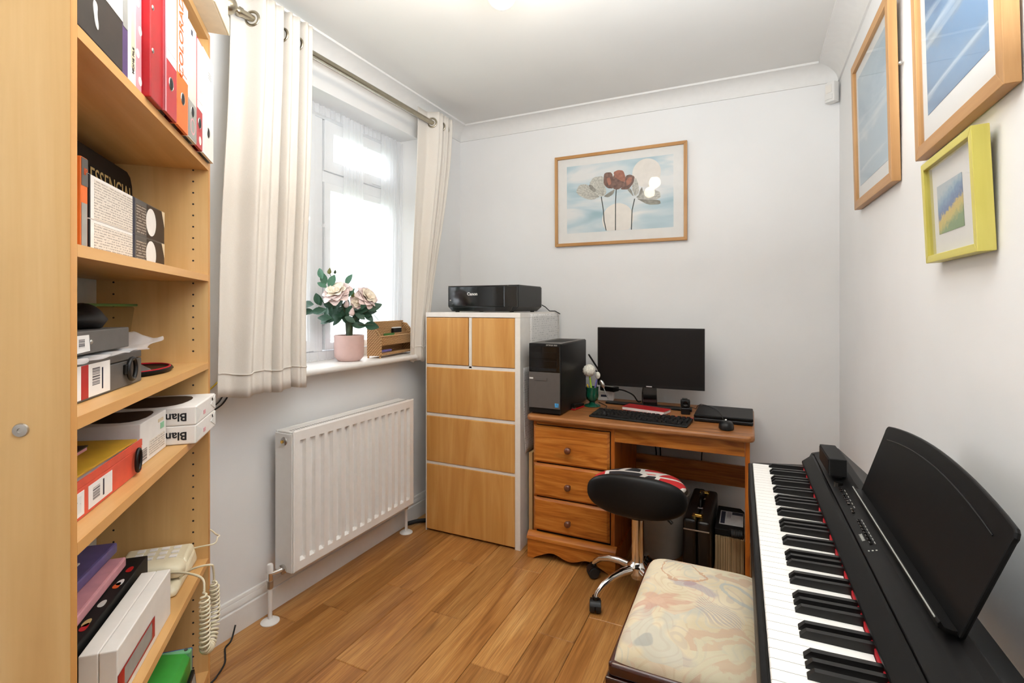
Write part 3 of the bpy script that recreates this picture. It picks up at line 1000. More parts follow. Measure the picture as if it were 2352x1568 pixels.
# ------------------------------------------------------------------ drawer cabinet
cab = thing('drawer_cabinet', 'tall white cabinet with birch drawer fronts in the corner', 'cabinet', (-1.684, 2.41, 0))
CW, CH, CD = .595, 1.248, .60
bx('side_panel', 'white', cab, CW - .031, CW, 0, CD, 0, CH - .027, bevel=.0015)
bx('side_panel', 'white', cab, 0, .0055, 0, CD, 0, CH - .027, bevel=.001)
bx('top_panel', 'white', cab, 0, CW, 0, CD, CH - .0268, CH, bevel=.0015)
bx('back_panel', 'white', cab, .006, CW - .032, CD - .012, CD, .01, CH - .028)
bx('divider', 'white', cab, .283, .301, .004, .4, .941, CH - .028, bevel=.001)
for z in (.936, .659, .3845):
    bx('rail', 'white', cab, .006, CW - .0315, .004, .4, z - .001, z + .0165, bevel=.001)
for x0, x1, z0_, z1_ in ((.006, .280, .955, 1.218), (.304, .563, .955, 1.218), (.006, .563, .677, .936), (.006, .563, .4005, .658), (.006, .563, .012, .3835)):
    d = MB().box(x0, x1, -.001, .018, z0_, z1_).build('drawer', 'front', cab, bevel=.003)
    bx('drawer_box', 'white', d, x0 + .012, x1 - .012, .0185, .38, z0_ + .012, z1_ - .03)
# sheets hung on its flank
def sheet(label, x, y0_, y1_, z0_, z1_, curl=0.):
    b = MB().grid(lambda u, v: (x + .0012 + curl * (v ** 3) * .02 + .0012 * math.sin(5 * u), y0_ + (y1_ - y0_) * u, z1_ + (z0_ - z1_) * v), 14, 14)
    o = b.build('notice_sheet', 'text_z', None, smooth=180, solid=.0006)
    return tag(o, label, 'paper')
sheet('printed sheet fixed high on the side of the white cabinet, above the computer tower', -1.0885, 2.535, 2.995, .962, 1.240, .2)
sheet('long printed sheet hanging lower on the white cabinet, behind the computer tower', -1.0885, 2.45, 2.575, .505, .955, .5)

# ------------------------------------------------------------------ printer
pr = thing('printer', 'glossy black inkjet printer on top of the white cabinet', 'printer', (-1.37, 2.675, CH + .0004))
w, d = .225, .175
b = MB(); b.prism([(-w, .03), (-w + .03, .005), (w - .03, .005), (w, .03), (w, .148), (-w, .148)], 'y', -d + .008, d)
b.build('body', 'black', pr, bevel=.003)
bx('front_panel', 'blackgloss', pr, -w + .006, w * .62, -d - .002, -d + .008, .034, .146, bevel=.002)
bx('cartridge_cover', 'blackgloss', pr, w * .63, w - .003, -d - .002, -d + .008, .03, .146, bevel=.003)
MB().prism([(-w + .03, .006), (w - .04, .006), (w - .03, .031), (-w + .008, .031)], 'y', -d, -d + .008).build('output_tray', 'blackgloss', pr, bevel=.002)
bx('scanner_lid', 'blackgloss', pr, -w + .004, w - .004, -d + .03, d - .004, .148, .153, bevel=.002)
bx('lid_edge', 'greyplastic', pr, -w + .004, w * .7, -d, -d + .03, .148, .1515, bevel=.002)
for x, y in ((-w + .05, -d + .03), (w - .05, -d + .03), (-w + .05, d - .03), (w - .05, d - .03)):
    MB().cyl((x, y, 0), (x, y, .006), .012, n=12).build('foot', 'rubber', pr)
bx('status_light', 'white_ink', pr, -w + .018, -w + .026, -d - .003, -d, .066, .071)
bx('button', 'greyplastic', pr, -w + .032, -w + .046, -d - .003, -d, .046, .049)
text('logo', 'Canon', .024, 'white_ink', pr, (-.058, -d - .0025, .103), (pi / 2, 0, 0), sx=1.05, bold=.0006)
tag(MB().tube([(-1.140, 2.84, 1.29), (-1.125, 2.86, 1.278), (-1.105, 2.88, 1.2535), (-1.084, 2.92, 1.2525), (-1.078, 2.99, 1.235)], .003, 8).build('power_cable', 'rubber', None, smooth=60), 'thin black cable running from the printer over the cabinet edge', 'cable')

# ------------------------------------------------------------------ desk
DT = .73
DZ = DT + .0004   # things rest a hair above the varnish
desk = thing('desk', 'orange pine pedestal desk with three drawers against the back wall', 'desk', (-.505, 2.40, 0))
def D(x): return x + .505
poly = rrect(D(-1.035), D(.018), -.048, .605, .035)
b = MB(); b.prism(poly, 'z', DT - .027, DT)
b.build('desk_top', 'pinetop', desk, bevel=.009, seg=3, smooth=40)
x0, x1 = D(-1.008), D(-.588)
bx('pedestal_side', 'pinez', desk, x0, x0 + .016, .0, .52, .085, DT - .0275)
bx('pedestal_side', 'pinez', desk, x1 - .018, x1, .0, .52, .085, DT - .0275)
bx('pedestal_back', 'pinez', desk, x0 + .016, x1 - .018, .505, .52, .085, DT - .0275)
bx('top_rail', 'pine', desk, x0 + .0165, x1 - .0185, .002, .02, DT - .051, DT - .0275)
dw0, dw1 = x0 + .004, x1 - .022
for z0_, z1_, kz in ((.489, .676, .571), (.315, .483, .389), (.142, .309, .210)):
    b = MB(); c = .011
    o = [(dw0, .0, z0_), (dw1, .0, z0_), (dw1, .0, z1_), (dw0, .0, z1_)]
    f0 = [(p[0], -.006, p[2]) for p in o]
    f1_ = [(dw0 + c, -.017, z0_ + c), (dw1 - c, -.017, z0_ + c), (dw1 - c, -.017, z1_ - c), (dw0 + c, -.017, z1_ - c)]
    fs = [(0, 1, 2, 3), (8, 11, 10, 9)]
    for q in range(4):
        n = (q + 1) % 4
        fs += [(q, 4 + q, 4 + n, n), (4 + q, 8 + q, 8 + n, 4 + n)]
    b.add(o + f0 + f1_, fs)
    dr = b.build('drawer', 'pine', desk, bevel=.0015)
    MB().lathe([(.009, 0), (.009, .006), (.006, .010), (.010, .016), (.0165, .022), (.016, .029), (.009, .034), (0, .035)], n=22).build('knob', 'knob', dr, smooth=60, loc=(D(-.812), -.017, kz), rot=(pi / 2, 0, 0))
bx('drawer_gap', 'blackmatt', desk, x0 + .017, x1 - .019, .003, .012, .13, .68)
# scalloped plinth
px0, px1 = D(-1.032), D(-.578)
pts = [(px0, 0), (px0 + .035, 0)]
L_ = px1 - px0 - .07
for i in range(33):
    t = i / 32
    zz = .03 - .022 * math.cos(4 * pi * t) - .012 * math.cos(8 * pi * t) * .3
    zz = .028 * (1 - abs(2 * t - 1) ** 6) + .012 * math.cos(2 * pi * (t - .5) * 2) * (1 - abs(2 * t - 1) ** 4) * -1 + .004
    pts.append((px0 + .035 + L_ * t, max(.0, zz)))
pts += [(px1 - .035, 0), (px1, 0), (px1, .098), (px0, .098)]
b = MB(); b.prism(pts, 'y', -.028, -.008)
b.build('plinth_front', 'pine', desk, bevel=.002)
b = MB(); b.prism([(-.034, .098), (-.03, .112), (-.014, .127), (.0, .131), (.0, .098)], 'x', px0 - .002, px1 + .002)
b.build('plinth_moulding', 'pine', desk, smooth=30)
bx('plinth_side', 'pinez', desk, px0, px0 + .02, -.008, .52, 0, .098)
bx('plinth_side', 'pinez', desk, px1 - .02, px1, -.008, .52, 0, .098)
bx('knee_apron', 'pine', desk, x1 + .0005, D(-.0205), .0, .02, .631, DT - .0275, bevel=.002)
bx('end_panel', 'pinez', desk, D(-.02), D(-.001), .0, .52, 0, DT - .0275, bevel=.002)
bx('modesty_panel', 'pine', desk, x1 + .0005, D(-.0205), .50, .518, .335, .445)
tag(bx('board', 'board', None, -1.066, -1.046, 2.47, 2.62, 0, .505, bevel=.002), 'narrow pale board standing in the gap between the white cabinet and the desk', 'board')

# ------------------------------------------------------------------ computer tower
tw = thing('computer_tower', 'black and grey computer tower on the left end of the desk', 'computer', (-.949, 2.40, DZ))
w, d, hh = .086, .44, .362
bx('case', 'black', tw, -w, w, .012, d, .006, hh - .004, bevel=.003)
bx('top_cover', 'greyplastic', tw, -w + .002, w - .002, .012, d - .01, hh - .004, hh, bevel=.0015)
bx('top_recess', 'blackmatt', tw, -w + .04, w - .03, .12, .36, hh - .0005, hh + .0008)
bx('front_bezel', 'black', tw, -w, w, 0, .012, .006, hh, bevel=.003)
bx('lower_front', 'greyplastic', tw, -w + .001, w - .001, -.005, .0, .032, .215, bevel=.002)
bx('upper_front', 'blackgloss', tw, -w + .002, w - .002, -.004, .0, .217, hh - .014, bevel=.002)
for i in range(2):
    bx('drive_bay', 'blackgloss', tw, -w + .012, w - .018, -.0055, -.004, .285 - .045 * i, .318 - .045 * i, bevel=.001)
bx('front_vent', 'blackmatt', tw, -w + .02, w - .02, -.0055, -.004, .222, .236)
bx('release_handle', 'greyplastic', tw, -w + .034, w - .07, -.0075, -.005, .172, .187, bevel=.0015)
bx('maker_badge', 'white_ink', tw, -w + .005, -w + .026, -.0058, -.005, .179, .187)
bx('sticker', 'bluesticker', tw, w - .028, w - .008, -.0058, -.005, .042, .062)
text('model_name', 'OPTIPLEX 3020', .009, 'lightgrey', tw, (.04, -.0045, hh - .0085), (pi / 2, 0, 0), ext=.0002)
for x in (-w + .02, w - .02):
    for y in (.04, d - .04):
        MB().cyl((x, y, 0), (x, y, .006), .01, n=10).build('foot', 'rubber', tw)

# ------------------------------------------------------------------ monitor
mon = thing('monitor', 'black flat computer monitor switched off on the pine desk', 'monitor', (-.497, 2.80, DZ), math.radians(3))
w = .283
z0_, z1_ = .108, .434
bx('back_shell', 'black', mon, -w + .01, w - .01, .016, .04, z0_ + .01, z1_ - .01, bevel=.008)
bx('bezel', 'black', mon, -w, w, .0, .018, z0_, z1_, bevel=.0025)
bx('screen', 'screen', mon, -w + .010, w - .010, -.0008, .001, z0_ + .018, z1_ - .010)
bx('logo', 'white_ink', mon, -.015, .015, -.0012, 0, z0_ + .005, z0_ + .0095)
MB().hexa([(-.034, .016, .012), (.042, .016, .012), (.042, .034, .012), (-.034, .034, .012), (-.041, .018, .16), (.034, .018, .16), (.034, .036, .16), (-.041, .036, .16)]).build('stand_neck', 'blackgloss', mon, bevel=.003)
MB().hexa([(-.245, .03, 0), (.22, -.03, 0), (.22, .03, 0), (-.245, .08, 0), (-.245, .03, .011), (.22, -.03, .013), (.22, .03, .013), (-.245, .08, .011)]).build('stand_base', 'black', mon, bevel=.003)

# ------------------------------------------------------------------ keyboard, mouse, notebook, laptop
kb = thing('keyboard', 'black computer keyboard in front of the monitor', 'keyboard', (-.487, 2.492, DZ), math.radians(-5))
w, d = .236, .07
b = MB(); b.prism([(-d, 0), (d, 0), (d, .019), (d - .012, .019), (-d + .004, .009), (-d, .007)], 'x', -w, w)
b.build('keyboard_body', 'black', kb, bevel=.003)
def key_mesh(wk, dk):
    b = MB(); t = .0022
    b.hexa([(-wk, -dk, 0), (wk, -dk, 0), (wk, dk, 0), (-wk, dk, 0), (-wk + t, -dk + t, .0065), (wk - t, -dk + t, .0065), (wk - t, dk - t * .6, .0065), (-wk + t, dk - t * .6, .0065)])
    return b.mesh('key', 'keyblack')
KM = {}
rowsk = [(.050, [1] * 15 + [0, 1, 1, 1, 0, 1, 1, 1]), (.028, [1] * 13 + [2, 0, 1, 1, 1, 0, 1, 1, 1, 1]), (.009, [1.5] + [1] * 12 + [1.5, 0, 1, 1, 1, 0, 1, 1, 1, 1]),
         (-.010, [1.8] + [1] * 11 + [2.2, 0, 0, 0, 0, 0, 1, 1, 1, 1]), (-.029, [2.3] + [1] * 10 + [2.7, 0, 0, 1, 0, 0, 1, 1, 1, 1]), (-.048, [1.4, 1.2, 1.4, 6, 1.4, 1.2, 1.4, 1, 0, 1, 1, 1, 0, 2, 1, 1])]
slope = .010 / (2 * d - .016)
for y, ks in rowsk:
    tot = sum(.55 if q == 0 and i else q for i, q in enumerate(ks))
    u = (2 * w - .016) / sum((q if q else .45) for q in ks)
    x = -w + .008
    for q in ks:
        wq = (q if q else .45) * u
        if q:
            key = round(wq, 4)
            if key not in KM: KM[key] = key_mesh(wq / 2 - .0012, .0083)
            o = bpy.data.objects.new('key', KM[key]); COL.objects.link(o); o.parent = kb
            o.location = (x + wq / 2, y, .0093 + slope * (y + d)); o.rotation_euler = (math.atan(slope), 0, 0)
        x += wq
tag(MB().tube([(-.655, 2.5795, DT + .008), (-.668, 2.60, DT + .003), (-.70, 2.66, DT + .003), (-.715, 2.74, DT + .003), (-.752, 2.79, DT + .003), (-.785, 2.83, DT + .003)], .0022, 6).build('keyboard_cable', 'rubber', None, smooth=60), 'thin black cable leaving the back of the keyboard', 'cable')

def blob(fn, nu, nv, name, m, parent):
    return MB().grid(fn, nu, nv).build(name, m, parent, smooth=180)
ms = thing('mouse', 'small black computer mouse right of the keyboard', 'mouse', (-.098, 2.475, DZ), math.radians(6))
def mouse_fn(u, v):
    a = 2 * pi * u
    t = v * pi / 2
    r = math.cos(t) ** .55
    return (.032 * r * math.cos(a) * (1 - .1 * math.sin(a)), .055 * r * math.sin(a), .003 + .033 * math.sin(t) ** .8 * (1 - .22 * math.sin(a) * r))
b = MB().grid(mouse_fn, 28, 10); b.build('mouse_shell', 'black', ms, smooth=180)
MB().lathe([(.0, 0), (.9, 0), (1, .12), (.0, .12)], n=28).build('mouse_sole', 'blackmatt', ms).scale = (.031, .054, .026)
MB().cyl((-.004, .026, .0305), (.004, .026, .0305), .0065, n=14).build('scroll_wheel', 'steel', ms, smooth=40)
tag(MB().tube([(-.108, 2.531, DT + .016), (-.118, 2.551, DT + .036), (-.124, 2.59, DT + .0378), (-.138, 2.66, DT + .0378), (-.165, 2.735, DT + .0378), (-.205, 2.80, DT + .038), (-.235, 2.83, DT + .037), (-.252, 2.845, DT + .024), (-.262, 2.86, DT + .004), (-.285, 2.90, DT + .003), (-.32, 2.92, DT + .003)], .0017, 6).build('mouse_cable', 'rubber', None, smooth=60), 'thin black mouse cable looped over the closed laptop', 'cable')

nb = thing('notebook', 'red covered notebook lying behind the keyboard', 'notebook', (-.497, 2.705, DZ), math.radians(-14))
bx('cover', 'red', nb, -.118, .118, -.045, .05, .0165, .0185, bevel=.001)
bx('cover', 'red', nb, -.118, .118, -.045, .05, 0, .002, bevel=.001)
bx('page_block', 'paper', nb, -.114, .116, -.043, .046, .0022, .0163)
tag(bx('red_pen', 'red', None, -.385, -.25, 2.615, 2.621, DZ, DT + .006, bevel=.002), 'red pen lying behind the right end of the keyboard', 'pen')

lp = thing('laptop', 'closed black laptop at the right end of the desk', 'laptop', (-.117, 2.70, DZ))
bx('base', 'black', lp, -.128, .13, -.135, .135, .002, .018, bevel=.004)
bx('lid', 'blacksatin', lp, -.128, .13, -.135, .132, .0185, .0335, bevel=.004)
for x in (-.09, .09):
    MB().cyl((x - .014, .135, .02), (x + .014, .135, .02), .005, n=12).build('hinge', 'black', lp)
    bx('foot', 'rubber', lp, x - .01, x + .01, -.11, -.1, 0, .002)
    bx('foot', 'rubber', lp, x - .01, x + .01, .1, .11, 0, .002)

wc = thing('webcam', 'small black webcam standing at the foot of the monitor', 'webcam', (-.300, 2.72, DZ), math.radians(8))
bx('stand_foot', 'black', wc, -.022, .022, -.02, .02, 0, .034, bevel=.004)
MB().box(-.024, .022, -.016, .016, .036, .074).build('camera_body', 'black', wc, bevel=.006, seg=3)
MB().lathe([(.012, 0), (.012, .004), (.008, .003), (0, .001)], n=18).build('lens', 'blackgloss', wc, smooth=40, loc=(0, -.016, .055), rot=(pi / 2, 0, 0))
MB().box(-.016, .010, -.012, .012, .074, .08).build('clip', 'black', wc, bevel=.002)

# ------------------------------------------------------------------ pen holder, switch box, stapler
vz = thing('pen_holder', 'dark green glass goblet used as a pen holder beside the computer tower', 'pen holder', (-.79, 2.715, DZ))
MB().lathe([(.044, 0), (.046, .003), (.04, .009), (.02, .014), (.014, .022), (.018, .028), (.031, .036), (.035, .055), (.034, .085), (.035, .106), (.032, .106), (.031, .085), (.031, .06), (.026, .045), (0, .04)], n=28).build('goblet', 'greenglass', vz, smooth=60)
def pen(name, label, m, base, tip, r=.004, cat='pen'):
    o = MB().tube([base, tip], [r, r], 10).build(name, m, None, smooth=40)
    return tag(o, label, cat)
vx, vy, v0 = -.79, 2.715, DT + .05
fp = thing('pompom_pen', 'white pompom topped pen standing tallest in the green goblet', 'pen', (vx, vy, v0))
MB().tube([(.004, -.006, 0), (-.012, -.01, .118)], .0045, 10).build('barrel', 'lime', fp, smooth=40)
b = MB()
def pomfn(u, v):
    a, t = 2 * pi * u, pi * (v - .5)
    r = .033 * (1 + .07 * math.sin(11 * a + 3 * v) * math.cos(t) + .06 * math.sin(14 * t + 5 * a))
    return (-.014 + r * math.cos(t) * math.cos(a), -.012 + r * math.cos(t) * math.sin(a), .148 + r * math.sin(t))
b.grid(pomfn, 36, 18); b.build('pompom', 'pom', fp, smooth=180)
pen('pen', 'violet pen leaning right in the green goblet', 'violetpen', (vx + .002, vy + .008, v0), (vx + .024, vy + .006, v0 + .098))
pen('pen', 'short yellow pen at the left rim of the green goblet', 'yellowpen', (vx - .006, vy, v0), (vx - .028, vy - .004, v0 + .070))
pen('pen', 'white pen beside the lime stem in the green goblet', 'paper', (vx - .012, vy + .012, v0), (vx - .016, vy + .012, v0 + .094))
tag(MB().ball((0, 0, .0), (.014, .008, .024), 16, 10).build('teaspoon', 'steel', None, smooth=180, loc=(vx + .052, vy + .012, v0 + .075), rot=(0, -.5, 0)), 'steel spoon head leaning out of the green goblet', 'spoon')
o = bpy.data.objects['teaspoon']
MB().tube([(0, 0, -.022), (.002, 0, -.088)], [.003, .002], 8).build('spoon_handle', 'steel', o, smooth=40, rot=(0, .12, 0))
tag(MB().ball((0, 0, 0), (.015, .012, .02), 16, 10).build('pompom', 'pom', None, smooth=180, loc=(vx + .022, vy + .03, v0 + .118)), 'smaller grey white pompom behind the pens in the goblet', 'pompom')
o = bpy.data.objects['pompom.001'] if 'pompom.001' in bpy.data.objects else bpy.data.objects['pompom']
MB().tube([(0, 0, -.018), (-.014, -.012, -.11)], .003, 8).build('stalk', 'greyplastic', o, smooth=40)

sw = thing('network_switch', 'small white box with printed label behind the goblet on the desk', 'box', (-.785, 2.935, DZ), math.radians(8))
bx('housing', 'paper', sw, -.06, .06, -.03, .05, 0, .055, bevel=.003)
bx('label', 'darkink', sw, -.012, .026, -.0306, -.03, .022, .034)
bx('status_light', 'ink', sw, -.054, -.05, -.0306, -.03, .035, .045)
ad = thing('power_adaptor', 'black power adaptor lying on the small white box', 'adaptor', (-.748, 2.928, DT + .0555), math.radians(-20))
bx('adaptor_body', 'black', ad, -.05, .05, -.028, .028, .0, .028, bevel=.006)
bx('rating_label', 'lightgrey', ad, -.035, .03, -.02, .0, .0278, .0284)
def cable(label, pts, r=.0035, m='rubber', name='power_cable'):
    # smooth the polyline
    P = [Vector(p) for p in pts]
    out = []
    for i in range(len(P) - 1):
        a, b_, c, d_ = P[max(0, i - 1)], P[i], P[i + 1], P[min(len(P) - 1, i + 2)]
        for q in range(6):
            t = q / 6
            out.append(.5 * ((2 * b_) + (c - a) * t + (2 * a - 5 * b_ + 4 * c - d_) * t * t + (3 * b_ - a - 3 * c + d_) * t ** 3))
    out.append(P[-1])
    return tag(MB().tube(out, r, 8).build(name, m, None, smooth=60), label, 'cable')
cable('black cable falling from behind the computer tower towards the adaptor', [(-.853, 2.86, 1.0), (-.84, 2.90, .96), (-.80, 2.94, .88), (-.775, 2.95, .84), (-.768, 2.95, .826)], .005)
cable('second black cable falling from the tower behind the goblet', [(-.85, 2.865, .93), (-.82, 2.93, .89), (-.79, 2.945, .84), (-.77, 2.96, .80), (-.79, 2.97, .735)], .004)
cable('black cable arching from the adaptor down behind the monitor base', [(-.700, 2.911, DT + .070), (-.66, 2.915, DT + .066), (-.61, 2.925, DT + .042), (-.585, 2.935, DT + .006), (-.57, 2.95, DT + .0055)], .004)
cable('thin black cable hanging behind the neck of the monitor', [(-.535, 2.865, .86), (-.548, 2.88, .80), (-.552, 2.90, .735)], .003)
cable('left of the black cables hanging on the wall below the desk top', [(-.56, 3.02, .70), (-.54, 3.03, .58), (-.50, 3.035, .45), (-.5, 3.035, .30)], .004)
cable('middle black cable of those hanging on the wall below the desk top', [(-.50, 3.02, .70), (-.485, 3.03, .60), (-.475, 3.035, .46), (-.47, 3.035, .30)], .004)
cable('right hand thin black cable hanging on the wall below the desk top', [(-.22, 3.02, .70), (-.215, 3.035, .58), (-.245, 3.035, .47), (-.25, 3.035, .30)], .003)

st = thing('stapler', 'red and black stapler lying between the tower and the goblet', 'stapler', (-.842, 2.62, DZ), math.radians(82))
bx('stapler_base', 'red', st, -.06, .06, -.011, .011, 0, .007, bevel=.002)
MB().hexa([(-.058, -.010, .014), (.06, -.010, .009), (.06, .010, .009), (-.058, .010, .014), (-.058, -.010, .034), (.06, -.010, .02), (.06, .010, .02), (-.058, .010, .034)]).build('stapler_arm', 'black', st, bevel=.003)
bx('hinge', 'steel', st, -.056, -.04, -.009, .009, .006, .02)

# ------------------------------------------------------------------ swivel stool
sx, sy = -.449, 2.254
stool = thing('swivel_stool', 'black padded swivel stool with chrome column in front of the desk', 'stool', (sx, sy, 0))
MB().lathe([(0, .455), (.155, .457), (.178, .468), (.184, .484), (.178, .498), (.155, .507), (0, .510)], n=40).build('seat', 'leather', stool, smooth=60)
def cover_fn(u, v):
    a = 2 * pi * u
    wob = 1.01 + .012 * math.sin(5 * a + .6) + .008 * math.sin(11 * a)
    if v < .8:
        r = .184 * v / .8
        z = .519 - .012 * (v / .8) ** 3 + .003 * math.sin(3 * a) * v
    else:
        t = (v - .8) / .2
        r = .184 + .012 * math.sin(t * pi * .75) * wob
        z = .507 - .012 * t * (1 + .5 * math.sin(5 * a + .6))
    return (r * math.cos(a) * wob ** v, r * math.sin(a) * wob ** v, z)
cv = MB().grid(cover_fn, 64, 16).build('seat_cover', 'print', None, smooth=180, solid=.003, loc=(sx, sy, .0))
tag(cv, 'red, black and white patterned cloth laid over the stool seat', 'seat cover')
def back_pad(u, v):
    a = 2 * pi * u
    t = pi * (v - .5)
    e = .62
    def sp(x, p): return math.copysign(abs(x) ** p, x)
    X = .2 * sp(math.cos(t), .8) * sp(math.cos(a), .8)
    Z = .082 * sp(math.cos(t), .7) * sp(math.sin(a), .85)
    Y = .026 * sp(math.sin(t), e)
    return (X, Y + .55 * X * X, Z)
bp = MB().grid(back_pad, 48, 20).build('backrest', 'leather', stool, smooth=180, loc=(.034, -.235, .525), rot=(math.radians(-4), 0, 0))
MB().tube([(.018, -.19, .49), (.018, -.18, .44), (.01, -.10, .425), (0, -.03, .425)], .012, 10).build('backrest_bracket', 'black', stool, smooth=40)
MB().lathe([(.0, .36), (.06, .36), (.085, .43), (.085, .452), (0, .454)], n=24).build('seat_plate', 'black', stool, smooth=40)
MB().cyl((0, 0, .13), (0, 0, .375), .027, n=24).build('column', 'chrome', stool, smooth=40)
MB().lathe([(.0, .352), (.031, .352), (.031, .37), (.0, .37)], n=22).build('column_collar', 'blackmatt', stool, smooth=40)
MB().lathe([(.0, .085), (.030, .087), (.034, .10), (.046, .112), (.046, .142), (.034, .152), (.028, .16), (0, .16)], n=28).build('hub', 'chrome', stool, smooth=50)
MB().tube([(.05, -.03, .44), (.115, -.05, .405), (.155, -.065, .375)], [.007, .009, .007], 8).build('height_lever', 'black', stool, smooth=60)
for i in range(5):
    a = math.radians(-126 + 72 * i)
    prof = [(.03, .128), (.09, .130), (.145, .122), (.194, .104), (.225, .078), (.232, .062)]
    ca, sa = math.cos(a), math.sin(a)
    lo = MB()
    pts = [Vector((r * ca, r * sa, z)) for r, z in prof]
    lo.tube(pts, [.018, .0165, .015, .0135, .012, .011], 12)
    lg = lo.build('leg', 'chrome', stool, smooth=60)
    cx, cy = .235 * ca, .235 * sa
    b = MB()
    b.X = Matrix.Translation((cx, cy, 0)) @ Matrix.Rotation(a + .9, 4, 'Z')
    b.lathe([(.0, -.024), (.022, -.024), (.027, -.018), (.027, -.003), (.018, -.002), (.018, .002), (.027, .003), (.027, .018), (.022, .024), (0, .024)], c=(0, 0, .027), n=22, axis='y')
    c = b.build('caster', 'rubber', stool, smooth=40)
    b = MB(); b.X = Matrix.Translation((cx, cy, 0)) @ Matrix.Rotation(a + .9, 4, 'Z')
    hood = [(0.030 * math.cos(math.radians(q)), .027 + .030 * math.sin(math.radians(q))) for q in range(20, 181, 20)]
    inner = [(0.0275 * math.cos(math.radians(q)), .027 + .0275 * math.sin(math.radians(q))) for q in range(180, 19, -20)]
    b.prism(hood + inner, 'y', -.0215, .0215)
    b.build('caster_hood', 'black', c, smooth=40)
    MB().cyl((cx, cy, .052), (cx, cy, .068), .0135, n=14).build('caster_socket', 'black', c, smooth=40)

# ------------------------------------------------------------------ piano bench
bench = thing('piano_bench', 'dark mahogany piano bench with a floral tapestry seat', 'bench', (-.302, 1.162, 0))
BW, BL = .345, .525
def pad(u, v):
    # rounded, slightly domed cushion
    x, y = u * 2 - 1, v * 2 - 1
    def ss(t): return math.copysign(1 - (1 - abs(t)) ** 1.6, t)
    X, Y = ss(x), ss(y)
    z = .050 * ((1 - abs(X) ** 7) * (1 - abs(Y) ** 7)) ** .55
    cr = 1 - .028 * (abs(X) ** 6) * (abs(Y) ** 6)
    return (BW / 2 + X * (BW / 2 - .008) * cr, BL / 2 + Y * (BL / 2 - .008) * cr, .448 + z)
MB().grid(pad, 36, 44).build('cushion', 'tapestry', bench, smooth=180)
MB().prism(rrect(0, BW, 0, BL, .012), 'z', .418, .449).build('lid', 'mahogany', bench, bevel=.007, seg=3, smooth=40)
bx('lid_inset', 'mahogany', bench, -.004, BW + .004, -.004, BL + .004, .400, .4175, bevel=.003)
bx('box_front', 'mahogany', bench, .006, BW - .006, .002, .018, .30, .3995, bevel=.002)
bx('box_back', 'mahogany', bench, .006, BW - .006, BL - .018, BL - .002, .30, .3995, bevel=.002)
bx('box_side', 'mahogany', bench, .004, .018, .0185, BL - .0185, .30, .3995, bevel=.002)
bx('box_side', 'mahogany', bench, BW - .018, BW - .004, .0185, BL - .0185, .30, .3995, bevel=.002)
for x in (.026, BW - .026):
    for y in (.026, BL - .026):
        MB().hexa([(x - .014, y - .014, 0), (x + .014, y - .014, 0), (x + .014, y + .014, 0), (x - .014, y + .014, 0), (x - .024, y - .024, .2995), (x + .024, y - .024, .2995), (x + .024, y + .024, .2995), (x - .024, y + .024, .2995)]).build('leg', 'mahogany', bench, bevel=.002)

# ------------------------------------------------------------------ under the desk
bn = thing('waste_bin', 'pale tapered plastic waste bin under the desk', 'bin', (-.427, 2.73, 0))
MB().lathe([(0, .004), (.105, .0), (.112, .006), (.142, .31), (.149, .316), (.149, .322), (.139, .322), (.136, .31), (.106, .012), (0, .012)], n=36).build('bin_body', 'bin', bn, smooth=40)
ic = thing('instrument_case', 'black hard instrument case with brass latches standing under the desk', 'case', (-.222, 2.455, 0), math.radians(-1))
bx('case_shell', 'case', ic, -.062, -.002, 0, .45, .004, .30, bevel=.014, seg=3)
bx('case_lid', 'case', ic, .0, .058, 0, .45, .004, .296, bevel=.014, seg=3)
for y in (.06, .39):
    l_ = bx('latch', 'brass', ic, -.026, .022, y - .018, y + .018, .296, .304, bevel=.002)
    MB().cyl((-.012, y - .012, .307), (.016, y - .012, .307), .005, n=10).build('latch_hinge', 'brass', l_, smooth=40)
MB().tube([(0, .16, .298), (0, .165, .325), (0, .18, .338), (0, .225, .341), (0, .27, .338), (0, .285, .325), (0, .29, .298)], [.006, .006, .009, .011, .009, .006, .006], 10).build('handle', 'leather', ic, smooth=60)
for y in (.158, .292):
    bx('handle_mount', 'steel', ic, -.012, .012, y - .008, y + .008, .298, .304, bevel=.002)
for z in (.05, .25):
    bx('corner_guard', 'steel', ic, -.058, .054, -.0015, .002, z, z + .006, bevel=.001)
for i, (x, y) in enumerate(((-.04, .03), (.03, .03), (-.04, .42), (.03, .42))):
    MB().cyl((x, y, 0), (x, y, .006), .008, n=10).build('foot', 'rubber', ic)
# row of sheet music with a flat black box on it
ORD = ('leftmost thin', 'second from left', 'third from left', 'fourth from left', 'fifth from left', 'sixth from left', 'seventh from left', 'eighth from left', 'ninth from left', 'tenth from left', 'eleventh from left', 'twelfth from left', 'thirteenth from left', 'fourteenth from left')
xs = -.150
i = 0
while xs < -.036:
    t = rnd.choice((.009, .012, .007, .015))
    dh, dy = rnd.uniform(-.006, .0), rnd.uniform(-.006, .004)
    o = bx('music_book', 'pages', None, xs + .0004, xs + t - .0004, 2.56 + dy, 2.84 + dy, 0, .204 + dh, bevel=.0008)
    tag(o, '%s music book in the row beside the desk leg' % ORD[i], 'book', 'music books under the desk')
    xs += t; i += 1
fb = thing('media_box', 'flat black box with a white label lying on the music books under the desk', 'box', (-.094, 2.57, .2045))
MB().prism([(-.058, 0), (.068, 0), (.068, .26), (.05, .30), (-.058, .30)], 'z', 0, .03).build('box_body', 'blackmatt', fb, bevel=.003)
lb = bx('label', 'white_ink', fb, -.042, .064, .06, .235, .0301, .0307)
bx('label_band', 'darkink', lb, -.037, -.018, .07, .225, .0307, .031)
bx('label_block', 'darkink', lb, .012, .062, .195, .23, .0307, .031)
